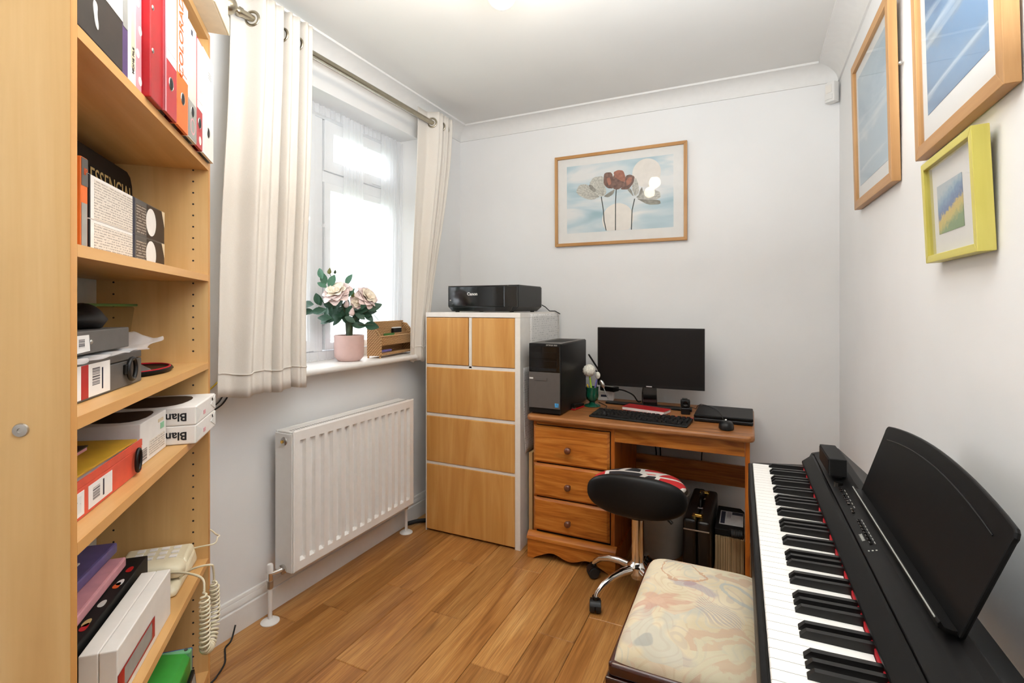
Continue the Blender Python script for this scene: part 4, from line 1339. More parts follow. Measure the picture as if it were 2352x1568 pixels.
for q in range(3):
    bx('print_line', 'greycard', lb, -.008 + .006 * q, -.006 + .006 * q, .15, .225, .0307, .031)
hose = []
for i in range(90):
    a = i / 90 * 2 * pi * 7
    hose.append((-.078 + i / 90 * .048, 2.49 + .016 * math.cos(a), .255 + .016 * math.sin(a)))
b = MB().tube(hose, .0042, 6).tube([(-.074, 2.50, .245), (-.08, 2.53, .2385), (-.085, 2.57, .2392)], .004, 6)
tag(b.build('coiled_cable', 'rubber', None, smooth=60), 'coiled black cable wound beside the right desk leg', 'cable')

# ------------------------------------------------------------------ digital piano
pi_o = thing('digital_piano', 'black digital piano with white and black keys along the right wall', 'piano', (-.006, 1.832, 0), math.radians(1.0))
PL = 1.33
# lower case, far and near cheeks, front rail
bx('lower_case', 'blacksatin', pi_o, .0, .33, -PL, 0, .66, .735, bevel=.004)
bx('front_rail', 'blacksatin', pi_o, .0, .0125, -PL, 0, .7355, .768, bevel=.004)
ck = [(.013, .7355), (.013, .770), (.16, .782), (.18, .822), (.215, .832), (.25, .845), (.33, .77), (.33, .7355)]
for a, b_ in ((-.0215, 0), (-PL, -PL + .0215)):
    b = MB(); b.prism(ck, 'y', a, b_)
    b.build('cheek', 'blacksatin', pi_o, bevel=.002)
# sloped fallboard strip, control panel and back
fa, fb_ = -PL + .022, -.022
b = MB(); b.prism([(.1515, .7915), (.1515, .7985), (.178, .8205), (.184, .8205), (.184, .79)], 'y', fa, fb_)
b.build('fallboard', 'blacksatin', pi_o, bevel=.0015)
b = MB(); b.prism([(.1845, .79), (.1845, .8235), (.215, .833), (.236, .842), (.252, .845), (.33, .77), (.33, .7355), (.27, .7355)], 'y', fa, fb_)
b.build('control_panel', 'blacksatin', pi_o, bevel=.0015)
bx('felt_strip', 'redfelt', pi_o, .1525, .1575, fa, fb_, .7735, .7835)
KW = 1.2265 / 52
def white_mesh():
    b = MB(); h = KW / 2 - .0006
    b.prism([(0, .745), (.0, .7725), (.0015, .7745), (.138, .7745), (.138, .745)], 'y', -h, h)
    return b.mesh('white_key', 'keywhite')
def black_mesh():
    b = MB()
    def sec(x, z0, z1, w0, w1): return [(x, -w0, z0), (x, w0, z0), (x, w1, z1), (x, -w1, z1)]
    vs = sec(.045, .7746, .7775, .0058, .0054) + sec(.054, .7746, .7865, .0058, .0044) + sec(.14, .7746, .7885, .0058, .0044)
    fs = [(0, 1, 2, 3), (8, 11, 10, 9)]
    for s_ in (0, 4):
        for q in range(4):
            n = (q + 1) % 4
            fs.append((s_ + q, s_ + 4 + q, s_ + 4 + n, s_ + n))
    return b.add(vs, fs).mesh('black_key', 'keyblack')
wm, bm_ = white_mesh(), black_mesh()
for i in range(52):
    y = -.0235 - KW * (i + .5)
    o = bpy.data.objects.new('white_key', wm); COL.objects.link(o); o.parent = pi_o; o.location = (.0132, y, 0)
    if i % 7 in (0, 2, 3, 5, 6) and i < 51:
        shift = {0: -.0008, 2: .0018, 3: -.0018, 5: .0022, 6: 0}[i % 7]
        o = bpy.data.objects.new('black_key', bm_); COL.objects.link(o); o.parent = pi_o; o.location = (.0132, y - KW / 2 - shift * .8, 0)
# controls
def on_panel(x):
    return .8235 + (x - .1845) / (.215 - .1845) * .0095
b0 = [(-.37 - .0145 * i) for i in range(7)]
for i, y in enumerate([-.36, -.375, -.40, -.416, -.432, -.448, -.464, -.50, -.515]):
    bx('button', 'blackgloss', pi_o, .1985, .2040, y - .005, y + .005, on_panel(.1985), on_panel(.2040) + .0022, bevel=.0008)
for i in range(8):
    y = -.565 - .0155 * i
    bx('button', 'blackgloss', pi_o, .1990, .2045, y - .005, y + .005, on_panel(.1990), on_panel(.2045) + .0022, bevel=.0008)
    bx('button_legend', 'midgrey', pi_o, .2075, .2090, y - .005, y + .004, on_panel(.2075) + .0002, on_panel(.209) + .0012)
for i in range(6):
    y = -.375 - .022 * i
    bx('button_legend', 'midgrey', pi_o, .2075, .2090, y - .006, y + .003, on_panel(.2075) + .0002, on_panel(.209) + .0010)
for i in range(3):
    MB().cyl((.193 + .006 * i, -.705, on_panel(.193)), (.193 + .006 * i, -.705, on_panel(.193 + .006 * i) + .001), .0015, n=8).build('indicator', 'lightgrey', pi_o)
MB().lathe([(.011, 0), (.010, .012), (0, .0125)], n=20).build('volume_knob', 'blackgloss', pi_o, smooth=40, loc=(.202, -.33, on_panel(.202) - .004))
text('logo', 'YAMAHA', .008, 'midgrey', pi_o, (.193, -.645, on_panel(.193) + .0006), (math.radians(17), 0, -pi / 2), ext=.0003, bold=.0003)
text('model_name', 'P-255', .011, 'midgrey', pi_o, (.222, -1.09, .8368), (math.radians(20), 0, -pi / 2), ext=.0003)
# stand: two side frames and a back board
for y in (-.13, -PL + .13):
    bx('stand_side', 'blackmatt', pi_o, .07, .31, y - .012, y + .012, .03, .66, bevel=.002)
    bx('stand_foot', 'blackmatt', pi_o, .05, .345, y - .025, y + .025, 0, .03, bevel=.004)
bx('stand_back', 'blackmatt', pi_o, .28, .296, -PL + .1425, -.1425, .28, .48, bevel=.002)

mr_ = thing('music_rest', 'large black music rest with a curved top edge standing on the piano', 'music rest', (.237, 1.130, .8505), math.radians(1.0))
hw0, hw1 = .290, .303
pts = [(-hw0, 0), (hw0, 0), (hw1 - .003, .146), (hw1 - .001, .153), (hw1 - .004, .160), (hw1 - .010, .164)]
for i in range(1, 16):
    t = 1 - 2 * i / 16
    pts.append((hw1 * t * .975, .164 + .024 * (1 - t * t)))
pts += [(-hw1 + .010, .164), (-hw1 + .004, .160), (-hw1 + .001, .153), (-hw1 + .003, .146)]
tilt = Matrix.Rotation(math.radians(19), 4, 'Y')
b = MB(); b.X = tilt
b.prism(pts, 'x', .003, .010)
b.build('rest_panel', 'blacksatin', mr_, bevel=.0025)
b = MB(); b.X = tilt
crv = []
for i in range(0, 25):
    t = 1 - 2 * i / 24
    crv.append((.0025, hw1 * t * .86, .137 + .022 * (1 - t * t)))
b.tube(crv, .0011, 6)
b.build('embossed_line', 'black', mr_, smooth=40)
b = MB(); b.prism([(-.017, .003), (-.017, .010), (-.014, .013), (-.010, .006), (.004, .004), (.012, -.002), (.012, -.006), (-.006, -.002)], 'y', -hw0 + .008, hw0 - .012)
b.build('ledge', 'blacksatin', mr_, bevel=.001)
bx('ledge_trim', 'midgrey', mr_, -.0176, -.0158, -hw0 + .02, hw0 - .02, .0105, .0122)

spk = thing('speaker', 'small black box speaker standing on the far end of the piano', 'speaker', (.202, 1.615, .838), math.radians(2))
bx('speaker_body', 'blackmatt', spk, -.019, .020, -.078, .075, .003, .048, bevel=.002)
bx('speaker_grille', 'blacksatin', spk, -.0205, -.018, -.072, .07, .007, .044, bevel=.001)
for y in (-.06, .06):
    bx('foot', 'rubber', spk, -.012, .012, y - .006, y + .006, -.003, .003)

# ------------------------------------------------------------------ pictures
def frame_bars(par, w, h, face, dep, mx, mz, axis):
    """four mitred mouldings; picture plane runs along `axis`, front at depth 0, back at +dep (local y for 'x', local x for 'y')"""
    def P(u, d, z):
        return (u, d, z) if axis == 'x' else (d, u, z)
    w2 = w / 2
    o = [(-w2, 0), (w2, 0), (w2, h), (-w2, h)]
    i = [(-w2 + face, face), (w2 - face, face), (w2 - face, h - face), (-w2 + face, h - face)]
    for k in range(4):
        n = (k + 1) % 4
        quad = [o[k], o[n], i[n], i[k]]
        e = .0002
        vs = [P(u, e, z) for u, z in quad] + [P(u, dep, z) for u, z in quad]
        MB().hexa(vs).build('frame_side', mx if k % 2 == 0 else mz, par, bevel=.0012)
def slab(name, m, par, u0, u1, d0, d1, z0, z1, axis):
    return bx(name, m, par, u0, u1, d0, d1, z0, z1) if axis == 'x' else bx(name, m, par, d0, d1, u0, u1, z0, z1)

fp_ = thing('framed_print', 'framed print of three poppies hanging on the back wall above the monitor', 'picture', (-.7245, 3.024, 1.66))
fp_.rotation_euler = (math.radians(.6), 0, 0)
w, h = .80, .566
frame_bars(fp_, w, h, .0185, .022, 'framex', 'framez', 'x')
slab('backing', 'carton', fp_, -w / 2 + .01, w / 2 - .01, .016, .021, .01, h - .01, 'x')
slab('mount', 'matboard', fp_, -w / 2 + .015, w / 2 - .015, .0125, .0155, .015, h - .015, 'x')
pt = slab('print', 'artbg', fp_, -.322, .324, .0118, .0125, .080, .50, 'x')
def flat(name, m, poly, lay, par=pt):
    MB().prism(poly, 'y', .0117 - .00012 * lay - .0001, .0117 - .00012 * lay).build(name, m, par)
def disc(cx, cz, r): return [(cx + r * math.cos(2 * pi * i / 32), cz + r * math.sin(2 * pi * i / 32)) for i in range(32)]
flat('pale_disc', 'printmoon', disc(.171, .410, .083), 0)
flat('pale_disc', 'printmoon', [(x, max(z, .081)) for x, z in disc(-.001, .150, .095)], 0)
for j, line in enumerate(([(-.101, .294), (-.088, .211), (-.084, .145), (-.071, .085)], [(-.008, .336), (-.013, .256), (-.014, .082)], [(.102, .263), (.087, .197), (.082, .080)])):
    poly = [(x - .003, z) for x, z in line] + [(x + .003, z) for x, z in line[::-1]]
    flat('printed_stem', 'printstem', poly, 1)
def smooth_poly(p):
    for _ in range(2):
        q = []
        for a, b_ in zip(p, p[1:] + p[:1]):
            q += [(a[0] * .75 + b_[0] * .25, a[1] * .75 + b_[1] * .25), (a[0] * .25 + b_[0] * .75, a[1] * .25 + b_[1] * .75)]
        p = q
    return p
ART = [('petgrey', 2, [[(-.263, .34), (-.241, .38), (-.194, .38), (-.145, .344), (-.109, .295), (-.151, .278), (-.194, .287), (-.241, .312)], [(.089, .361), (.109, .389), (.124, .347), (.129, .297), (.104, .275), (.084, .322)], [(.109, .27), (.148, .305), (.196, .311), (.249, .291), (.253, .256), (.22, .245), (.153, .251)]]),
       ('petgrey', 3, [[(-.177, .379), (-.151, .417), (-.088, .42), (-.078, .368), (-.068, .316), (-.088, .293), (-.119, .301), (-.151, .335)]]),
       ('petgrey2', 4, [[(-.088, .293), (-.052, .315), (-.016, .332), (-.026, .302), (-.057, .285)], [(-.18, .374), (-.161, .372), (-.13, .333), (-.145, .324), (-.172, .347)], [(.054, .325), (.079, .327), (.099, .271)], [(.109, .265), (.158, .253), (.249, .242), (.253, .217), (.181, .219)], [(.134, .312), (.146, .33), (.151, .295), (.124, .273)]]),
       ('petbrown', 5, [[(-.084, .43), (-.068, .438), (-.036, .435), (-.021, .383), (-.026, .335), (-.062, .341), (-.086, .369)], [(.049, .405), (.075, .41), (.104, .394), (.094, .355), (.065, .321), (.015, .326), (.039, .351)]]),
       ('petbrown', 6, [[(-.03, .41), (0, .43), (.04, .40), (.042, .345), (.0, .325), (-.03, .335)]]),
       ('petrust', 7, [[(-.026, .434), (.004, .445), (.035, .437), (.049, .395), (.044, .366), (.015, .379), (-.016, .402)], [(-.068, .403), (-.047, .406), (-.036, .364), (-.057, .356)], [(.065, .393), (.089, .391), (.084, .361), (.054, .34), (.051, .375)]]),
       ('petbrown', 8, [[(-.016, .382), (.009, .359), (.039, .361), (.035, .337), (-.011, .336)]])]
def soften(p):
    q = []
    for a, b_ in zip(p, p[1:] + p[:1]):
        q += [(a[0] * .82 + b_[0] * .18, a[1] * .82 + b_[1] * .18), (a[0] * .18 + b_[0] * .82, a[1] * .18 + b_[1] * .82)]
    return q
for m, lay, polys in ART:
    for q in polys:
        flat('printed_petal', m, soften(q), lay)
# fine veins fanning out from the base of each pale petal
for (bx0, bz0), tips in (((-.112, .292), [(-.262, .335), (-.250, .362), (-.232, .378), (-.205, .378), (-.185, .30), (-.225, .315)]), ((-.088, .300), [(-.172, .375), (-.150, .412), (-.125, .417), (-.100, .418), (-.085, .40), (-.160, .345)]),
                         ((.102, .280), [(.110, .385), (.120, .355), (.092, .355)]), ((.112, .270), [(.246, .288), (.225, .303), (.195, .308), (.250, .262), (.215, .25), (.165, .304)])):
    for tx, tz in tips:
        dx, dz = tx - bx0, tz - bz0
        l_ = math.hypot(dx, dz)
        nx, nz = -dz / l_ * .0007, dx / l_ * .0007
        flat('printed_vein', 'petgrey2', [(bx0 - nx, bz0 - nz), (bx0 + nx, bz0 + nz), (tx + nx, tz + nz), (tx - nx, tz - nz)], 9)
slab('glazing', 'picglass', fp_, -w / 2 + .012, w / 2 - .012, .006, .0072, .012, h - .012, 'x')

def wall_picture(label, yc, zb, w, h, face, dep, lean, roll, mx, mz, art, ax0, ax1, az0, az1, xb=.4105):
    o = thing('framed_picture', label, 'picture', (xb - dep, yc, zb))
    o.rotation_euler = (math.radians(roll), math.radians(lean), 0)
    frame_bars(o, w, h, face, dep, mx, mz, 'y')
    slab('backing', 'carton', o, -w / 2 + .008, w / 2 - .008, dep - .007, dep - .002, .008, h - .008, 'y')
    slab('mount', 'matboard', o, -w / 2 + .01, w / 2 - .01, dep - .011, dep - .0075, .01, h - .01, 'y')
    slab('artwork', art, o, ax0, ax1, dep - .0122, dep - .0112, az0, az1, 'y')
    slab('glazing', 'picglass', o, -w / 2 + face * .7, w / 2 - face * .7, .006, .0068, face * .7, h - face * .7, 'y')
    return o
pA = wall_picture('oak framed pale blue pastel on the right wall, nearest the corner', 2.172, 1.667, .60, .575, .032, .024, -1.5, 1.5, 'frame', 'framez', 'artA', -.235, .235, .085, .505)
wall_picture('large oak framed deep blue pastel on the right wall above the yellow frame', 1.3765, 1.655, .505, .62, .030, .024, -1.4, 0, 'frame', 'framez', 'artB', -.165, .185, .095, .53)
wall_picture('small yellow framed landscape below the deep blue pastel on the right wall', 1.372, 1.383, .306, .236, .0165, .028, -2.6, .2, 'yellow', 'yellowz', 'artC', -.045, .105, .062, .172)
tag(MB().ball((0, 0, 0), .006, 12, 8).build('picture_hook', 'steel', None, smooth=180, loc=(.404, 1.852, 2.005)), 'small steel hook beside the farthest picture on the right wall', 'hook')

sen = thing('alarm_sensor', 'small white motion sensor in the corner below the coving', 'sensor', (.374, 3.011, 2.316), math.radians(-45))
MB().prism(rrect(-.026, .026, -.02, .022, .008), 'z', 0, .1).build('sensor_body', 'trim', sen, bevel=.003)
bx('lens_window', 'white', sen, -.016, .016, -.0225, -.0195, .045, .085, bevel=.003)
bx('sensor_chin', 'trim', sen, -.02, .02, -.024, -.0195, .012, .035, bevel=.004)

# ------------------------------------------------------------------ potted rose on the sill
rs = thing('potted_rose', 'artificial pink rose in a blush pot on the window sill', 'plant', (-1.856, 1.982, 1.0034), math.radians(25.25))
MB().lathe([(0, 0), (.050, 0), (.056, .004), (.071, .022), (.0735, .04), (.0735, .130), (.0715, .132), (.0695, .130), (.0690, .045), (.0, .045)], n=40).build('pot', 'blush', rs, smooth=40)
MB().lathe([(0, .12), (.068, .116)], n=30).build('soil', 'soil', rs, smooth=60)
st_b = [((0, 0, .115), (-.004, .0, .20), (-.02, -.03, .27), (-.03, -.06, .335)), ((.006, 0, .115), (.012, 0, .20), (.05, 0, .27), (.095, 0, .32)), ((-.008, .01, .115), (-.016, .01, .22), (-.06, -.01, .36), (-.085, -.04, .445)),
        ((.0, -.01, .115), (.006, -.01, .18), (.055, -.01, .185), (.125, -.01, .185)), ((0, .012, .115), (.004, .012, .22), (-.05, -.03, .25), (-.115, -.11, .275)), ((0.004, -.012, .115), (.01, -.012, .2), (.06, -.012, .235), (.14, -.012, .275))]
for q in st_b:
    MB().tube(q, [.0105, .009, .0035, .002], 8).build('stem', 'stem', rs, smooth=60)
def leaf_mesh(m):
    def fn(u, v):
        x = u
        wd = .30 * math.sin(pi * min(1, u * .96 + .02)) ** .8 * (1 - .15 * u)
        t = v * 2 - 1
        return (x, t * wd, .09 * abs(t) * wd * 4 * .5 - .16 * u * u + .05 * u)
    return MB().grid(fn, 8, 4).mesh('leaf', m, 180)
LM = [leaf_mesh('leaf'), leaf_mesh('leaf2')]
def px2(x, y): return ((680 + x / 4.6125 - 790) * .00224, .132 + (765 - (580 + y / 4.6125)) * .00224)
leaves = [(225, 540, 110, 185, 0), (215, 610, 90, 200, 0), (290, 480, 100, 110, 0), (355, 520, 110, 150, 0), (285, 600, 100, 190, 0), (390, 585, 100, 250, 0), (330, 672, 110, 175, 0), (330, 712, 90, 195, 0), (410, 700, 110, 220, 0),
          (430, 610, 110, 240, 0), (470, 540, 100, 80, 0), (535, 600, 100, 60, 0), (545, 712, 100, 350, 0), (480, 655, 120, 270, 0), (645, 562, 110, 20, 0), (785, 560, 120, 25, 0), (715, 612, 110, 10, 0), (645, 655, 90, 330, 0), (705, 665, 100, 320, 0),
          (620, 752, 110, 0, 0), (740, 757, 130, 350, 0), (570, 405, 80, 60, 1), (510, 270, 100, 62, 1), (300, 205, 90, 110, 1), (322, 262, 100, 100, 1), (374, 285, 110, 70, 1), (305, 325, 80, 150, 1), (440, 660, 100, 200, 0), (590, 650, 90, 300, 0), (400, 640, 100, 160, 0), (560, 560, 90, 100, 0), (690, 540, 70, 70, 0), (350, 600, 90, 230, 0)]
leaves += [(x + rnd.uniform(-30, 30) + (18 if x < 300 else 0), y + rnd.uniform(-30, 30), L * .9, ang + rnd.uniform(-35, 35), k_) for x, y, L, ang, k_ in leaves if 430 < y < 735 and x < 780]
for i, (x, y, L, ang, k_) in enumerate(leaves):
    X, Z = px2(x, y)
    l_ = L / 4.6125 * .00224 * 1.3
    a = math.radians(ang)
    o = bpy.data.objects.new('leaf', LM[k_]); COL.objects.link(o); o.parent = rs
    dx, dz = math.cos(a), math.sin(a)
    depth = min(rnd.uniform(-.06, .05) * (1 if i % 2 else -.6), (.9045 * (X - l_ * .55) + .062) / .4266)
    k_sc = (2.6 + depth) / 2.6
    X *= k_sc; Z = (Z - .277) * k_sc + .277
    # leaf axis in the picture plane, its face turned towards the room with a random tilt
    ax = Vector((dx, rnd.uniform(-.4, .25), dz)).normalized()
    nr = Vector((rnd.uniform(-.3, .3), -1, rnd.uniform(.1, .9))).normalized()
    bi = nr.cross(ax).normalized(); nr = ax.cross(bi).normalized()
    mt = Matrix((ax, bi, nr)).transposed().to_4x4()
    o.matrix_local = Matrix.Translation(Vector((X, depth, Z)) - ax * l_ * .5) @ mt @ Matrix.Scale(l_, 4)
def petal_mesh(m):
    def fn(u, v):
        t = v * 2 - 1
        wd = .78 * math.sin(pi * (.10 + .72 * u)) ** .55
        return (t * wd, .62 * u ** 1.6 - .42 * t * t * u + .05 * u * math.sin(4 * t + 1), u * (1 - .22 * t * t) - .16 * u ** 5)
    return MB().grid(fn, 6, 6).mesh('petal', m, 180)
PM = [petal_mesh('petal'), petal_mesh('petalc')]
def rose(c, R, facing, n=(5, 6, 7, 7)):
    f = bpy.data.objects.new('flower', MB().lathe([(0, -.25), (.22, -.1), (.3, .1), (.18, .42), (0, .5)], n=14).mesh('flower', 'petalc', 60))
    COL.objects.link(f); f.parent = rs
    q = Vector((0, 0, 1)).rotation_difference(Vector(facing).normalized())
    f.matrix_local = Matrix.Translation(c) @ q.to_matrix().to_4x4() @ Matrix.Scale(R, 4)
    for ring, m in enumerate(n):
        for i in range(m):
            a = 2 * pi * (i + .5 * ring) / m + rnd.uniform(-.12, .12)
            p = bpy.data.objects.new('petal', PM[1 if ring < 2 else 0]); COL.objects.link(p); p.parent = f
            open_ = (.12, .45, .85, 1.15)[ring] + rnd.uniform(-.08, .08)
            sc = (.62, .8, .98, 1.05)[ring]
            # local +y is outward
            p.matrix_local = Matrix.Rotation(a, 4, 'Z') @ Matrix.Translation((0, .10 + .05 * ring, -.1)) @ Matrix.Rotation(-open_, 4, 'X') @ Matrix.Scale(sc, 4)
rose(Vector((-.036, -.085, .352)), .058, (-.1, -.75, .75))
rose(Vector((.098, -.01, .328)), .050, (.6, -.35, .45))
rose(Vector((.050, -.03, .300)), .034, (.2, -.8, .1), (4, 5, 5))
for c, R, m in (((.032, -.04, .335), .012, 'bud'), ((-.085, -.045, .452), .012, 'bud'), ((.028, -.045, .245), .016, 'petal'), ((-.004, -.03, .285), .015, 'petal'), ((-.062, -.03, .450), .008, 'stem')):
    MB().lathe([(0, -R), (.6 * R, -.8 * R), (.95 * R, -.1 * R), (.6 * R, .9 * R), (.15 * R, 1.7 * R), (0, 1.8 * R)], n=12).build('bud', m, rs, smooth=60, loc=c, rot=(.3, .25, 0))

# ------------------------------------------------------------------ wicker desk tidy on the sill
og = thing('wicker_organizer', 'wicker desk tidy at the far end of the window sill', 'organizer', (-1.783, 2.136, 1.0034), math.radians(98))
L = .375
sp = [(.0, .012), (.0, .112), (.010, .116), (.05, .172), (.083, .178), (.083, .012)]
for x0_, x1_ in ((0, .010), (L - .010, L)):
    MB().prism(sp, 'x', x0_, x1_).build('side', 'wicker', og, bevel=.002)
bx('back', 'wicker', og, .0102, L - .0102, .076, .083, .012, .188, bevel=.002)
bx('front', 'wicker', og, .0102, L - .0102, .0, .008, .066, .112, bevel=.002)
bx('base', 'wicker', og, .0102, L - .0102, .0, .0755, .012, .024, bevel=.002)
bx('tray_floor', 'wicker', og, .0102, L - .0102, .0085, .0755, .064, .070, bevel=.001)
bx('divider', 'wicker', og, .0102, L - .0102, .028, .033, .0705, .128, bevel=.001)
bx('divider', 'wicker', og, .0102, L - .0102, .052, .057, .0705, .152, bevel=.001)
b = MB()
for x in (.005, L - .005):
    b.tube([(x, .0, .012), (x, .0, .115), (x, .05, .175), (x, .083, .181)], .0045, 8)
rims = b
MB().tube([(.005, 0, .012), (.005, 0, .115), (.005, .05, .175), (.005, .083, .181)], .005, 8).build('cane_edge', 'wicker', og, smooth=60)
MB().tube([(L - .005, 0, .012), (L - .005, 0, .115), (L - .005, .05, .175), (L - .005, .083, .181)], .005, 8).build('cane_edge', 'wicker', og, smooth=60)
MB().tube([(0, .08, .19), (L, .08, .19)], .005, 8).build('cane_rim', 'wicker', og, smooth=60)
MB().tube([(.0, .002, .114), (L, .002, .114)], .005, 8).build('cane_rim', 'wicker', og, smooth=60)
for x in (.006, L - .006):
    for y in (.005, .078):
        MB().cyl((x, y, 0), (x, y, .014), .005, n=8).build('foot', 'wicker', og)
tag(MB().box(-.045, .045, -.008, .008, 0, .056).build('card_box', 'black', None, bevel=.002, loc=(-1.783 - .139 * .24 - .99 * .0425, 2.136 + .99 * .24 - .139 * .0425, 1.003 + .098), rot=(0, 0, math.radians(98))), 'small dark card box standing in the wicker tidy', 'box')
o = bpy.data.objects['card_box']
bx('card_top', 'paper', o, -.042, .042, -.007, .007, .056, .061)
tag(bx('ruler', 'greenlid', None, -.055, .055, -.001, .001, 0, .022, loc=(-1.783 - .139 * .12 - .99 * .0195, 2.136 + .99 * .12 - .139 * .0195, 1.003 + .108), rot=(0, 0, math.radians(98))), 'green strip slotted in the front of the wicker tidy', 'ruler')
tag(MB().tube([(-1.783 - .139 * .03 - .99 * .03, 2.136 + .99 * .03 - .139 * .03, 1.003 + .033), (-1.783 - .139 * .15 - .99 * .028, 2.136 + .99 * .15 - .139 * .028, 1.003 + .033)], .008, 10).build('marker_pen', 'violetpen', None, smooth=40), 'violet marker pen in the lower slot of the wicker tidy', 'pen')

# ------------------------------------------------------------------ bookcase, set across the corner
BN, BR = Vector((-.875, .390, 0)), math.radians(133.88)
def bk(x, y, z=0.):
    """point in the bookcase's own frame (x along the shelves, y into them)"""
    return (BN.x + x * math.cos(BR) - y * math.sin(BR), BN.y + x * math.sin(BR) + y * math.cos(BR), z)
def bthing(name, label, cat, x, y, z, rz=0., group=None):
    return thing(name, label, cat, bk(x, y, z + (.0007 if z else 0)), BR + rz, group)
bc = thing('bookcase', 'tall birch bookcase filled with files, turned across the corner', 'bookcase', bk(0, 0), BR)
BWI, BD = .755, .28
SH = [1.686, 1.370, 1.121, .940, .563, .241]
sd1 = bx('side_panel', 'birch', bc, -.018, 0, .0008, BD, 0, 2.06)
bx('edge_strip', 'birchedge', sd1, -.018, 0, 0, .0008, 0, 2.06)
sd2 = bx('side_panel', 'birch', bc, BWI, BWI + .018, .0008, BD, 0, 2.06)
bx('edge_strip', 'birchedge', sd2, BWI, BWI + .018, 0, .0008, 0, 2.06)
for i, z in enumerate(SH):
    s_ = bx('shelf', 'birchx', bc, .0005, BWI - .0005, .0008, .262, z - .018, z)
    bx('edge_strip', 'birchedgex', s_, .0005, BWI - .0005, 0, .0008, z - .018, z)
bx('top_panel', 'birchx', bc, .0005, BWI - .0005, 0, .262, 2.041, 2.06)
bx('bottom_panel', 'birchx', bc, .0005, BWI - .0005, .0, .262, .06, .078)
bx('kick_board', 'birchx', bc, .0005, BWI - .0005, .03, .045, 0, .0595)
bx('back_panel', 'lightgrey', bc, .0005, BWI - .0005, .264, .270, .02, 2.05)
MB().lathe([(.0, .0012), (.0025, .0012), (.003, .0028), (.0085, .0022), (.0095, 0)], n=20).build('screw', 'steel', bc, smooth=40, loc=(-.018, .056, 1.111), rot=(0, -pi / 2, 0))
b = MB()
for y in (.038, .226):
    z = .13
    while z < 2.0:
        if all(abs(z - q) > .016 for q in SH):
            b.cyl((BWI + .0004, y, z), (BWI - .0004, y, z), .0026, n=8)
            b.cyl((-.0004, y, z), (.0004, y, z), .0026, n=8)
        z += .032
tag(b.build('shelf_pin_holes', 'ink', bc), kind='stuff')

def bbox_item(name, label, cat, x0, x1, y0, y1, z0, z1, m, group=None, bevel=.002, part='body'):
    t = bthing(name, label, cat, (x0 + x1) / 2, y0, z0, 0, group)
    bx(part, m, t, -(x1 - x0) / 2, (x1 - x0) / 2, 0, y1 - y0, 0, z1 - z0, bevel=bevel)
    return t
# --- top shelf: files and binders
Z = SH[0]
t = bbox_item('magazine_file', 'wide dark brown file with white label, first on the top bookcase shelf', 'file', .003, .160, .0, .25, Z, 1.995, 'brownfile')
bx('label', 'paper', t, -.005, .077, -.0006, 0, .087, .25)
bx('label_print', 'barcode', t, .012, .04, -.0009, -.0006, .11, .125)
MB().prism(smooth_poly([(-.026, .028), (-.018, .022), (-.014, .03), (-.02, .045), (-.018, .062), (-.03, .066), (-.034, .055), (-.03, .04)]), 'y', -.0007, 0).build('white_print', 'white_ink', t)
t = bbox_item('book', 'purple spined book beside the dark brown file on the top shelf', 'book', .1625, .189, .002, .22, Z, 1.99, 'purple')
bx('spine_label', 'midgrey', t, -.010, .010, -.0006, 0, .085, .29)
t = bbox_item('folder', 'white floral spined folder on the top shelf', 'folder', .1905, .2285, .003, .24, Z, 1.992, 'paper')
bx('floral_strip', 'carton', t, -.004, .012, -.0006, 0, .03, .30)
text('spine_text', 'HOME FILE', .010, 'ink', t, (.004, -.0008, .045), (pi / 2, -pi / 2, 0))
t = bbox_item('folder', 'pink folder with white scalloped dots on the top shelf', 'folder', .2295, .2605, .004, .24, Z, 1.992, 'pink')
for i in range(6):
    MB().cyl(((-.006 if i % 2 else .006), -.0005, .022 + .048 * i), ((-.006 if i % 2 else .006), 0, .022 + .048 * i), .0085, n=16).build('dot', 'paper', t)
t = bbox_item('ring_binder', 'bright red ring binder with two rivets on its spine on the top shelf', 'binder', .2625, .333, -.010, .235, Z, 1.992, 'red')
for z in (.094, .178):
    MB().lathe([(.0, .0015), (.003, .0015), (.0045, .001), (.0052, 0)], n=16).build('rivet', 'steel', t, smooth=50, loc=(-.024, 0, z), rot=(pi / 2, 0, 0))
def lever(label, x0, x1, m, top, lab0, hole, labm='paper', y0=-.012):
    t = bthing('lever_arch_file', label, 'binder', (x0 + x1) / 2, y0, Z, 0, 'lever arch files on the top shelf')
    w = (x1 - x0) / 2
    b = MB(); b.prism([(-w + .002, -.001), (w - .002, -.001), (w, .004), (w, .255), (w - .003, .255), (w - .003, .006), (-w + .003, .006), (-w + .003, .255), (-w, .255), (-w, .004)], 'z', .001, top - Z)
    b.build('cover', m, t)
    bx('paper_stack', 'paper', t, -w + .005, w - .006, .02, .245, .012, top - Z - .02)
    if lab0:
        bx('spine_label', labm, t, -w + .004, w - .004, -.0016, -.001, lab0 - Z, top - Z - .004)
    if hole:
        MB().lathe([(.0115, 0), (.0135, .0012), (.0145, 0)], n=24).build('finger_ring', 'steel', t, smooth=60, loc=(0, -.001, hole - Z), rot=(pi / 2, 0, 0))
        MB().cyl((0, -.0016, hole - Z), (0, -.0008, hole - Z), .012, n=24).build('finger_hole', 'ink', t)
    return t
t = lever('red lever arch file with lined white label on the top shelf', .3345, .4145, 'redlight', 1.985, 1.800, 1.757)
bx('edge_trim', 'pink', t, -.040, -.034, -.0022, -.0012, .0, .29)
for i in range(4):
    bx('label_line', 'greycard', t, -.034, .035, -.0018, -.0014, .135 + .042 * i, .1358 + .042 * i)
t = lever('orange lever arch file with large orange lettering on the top shelf', .4165, .5015, 'orange', 1.985, 1.806, 1.758)
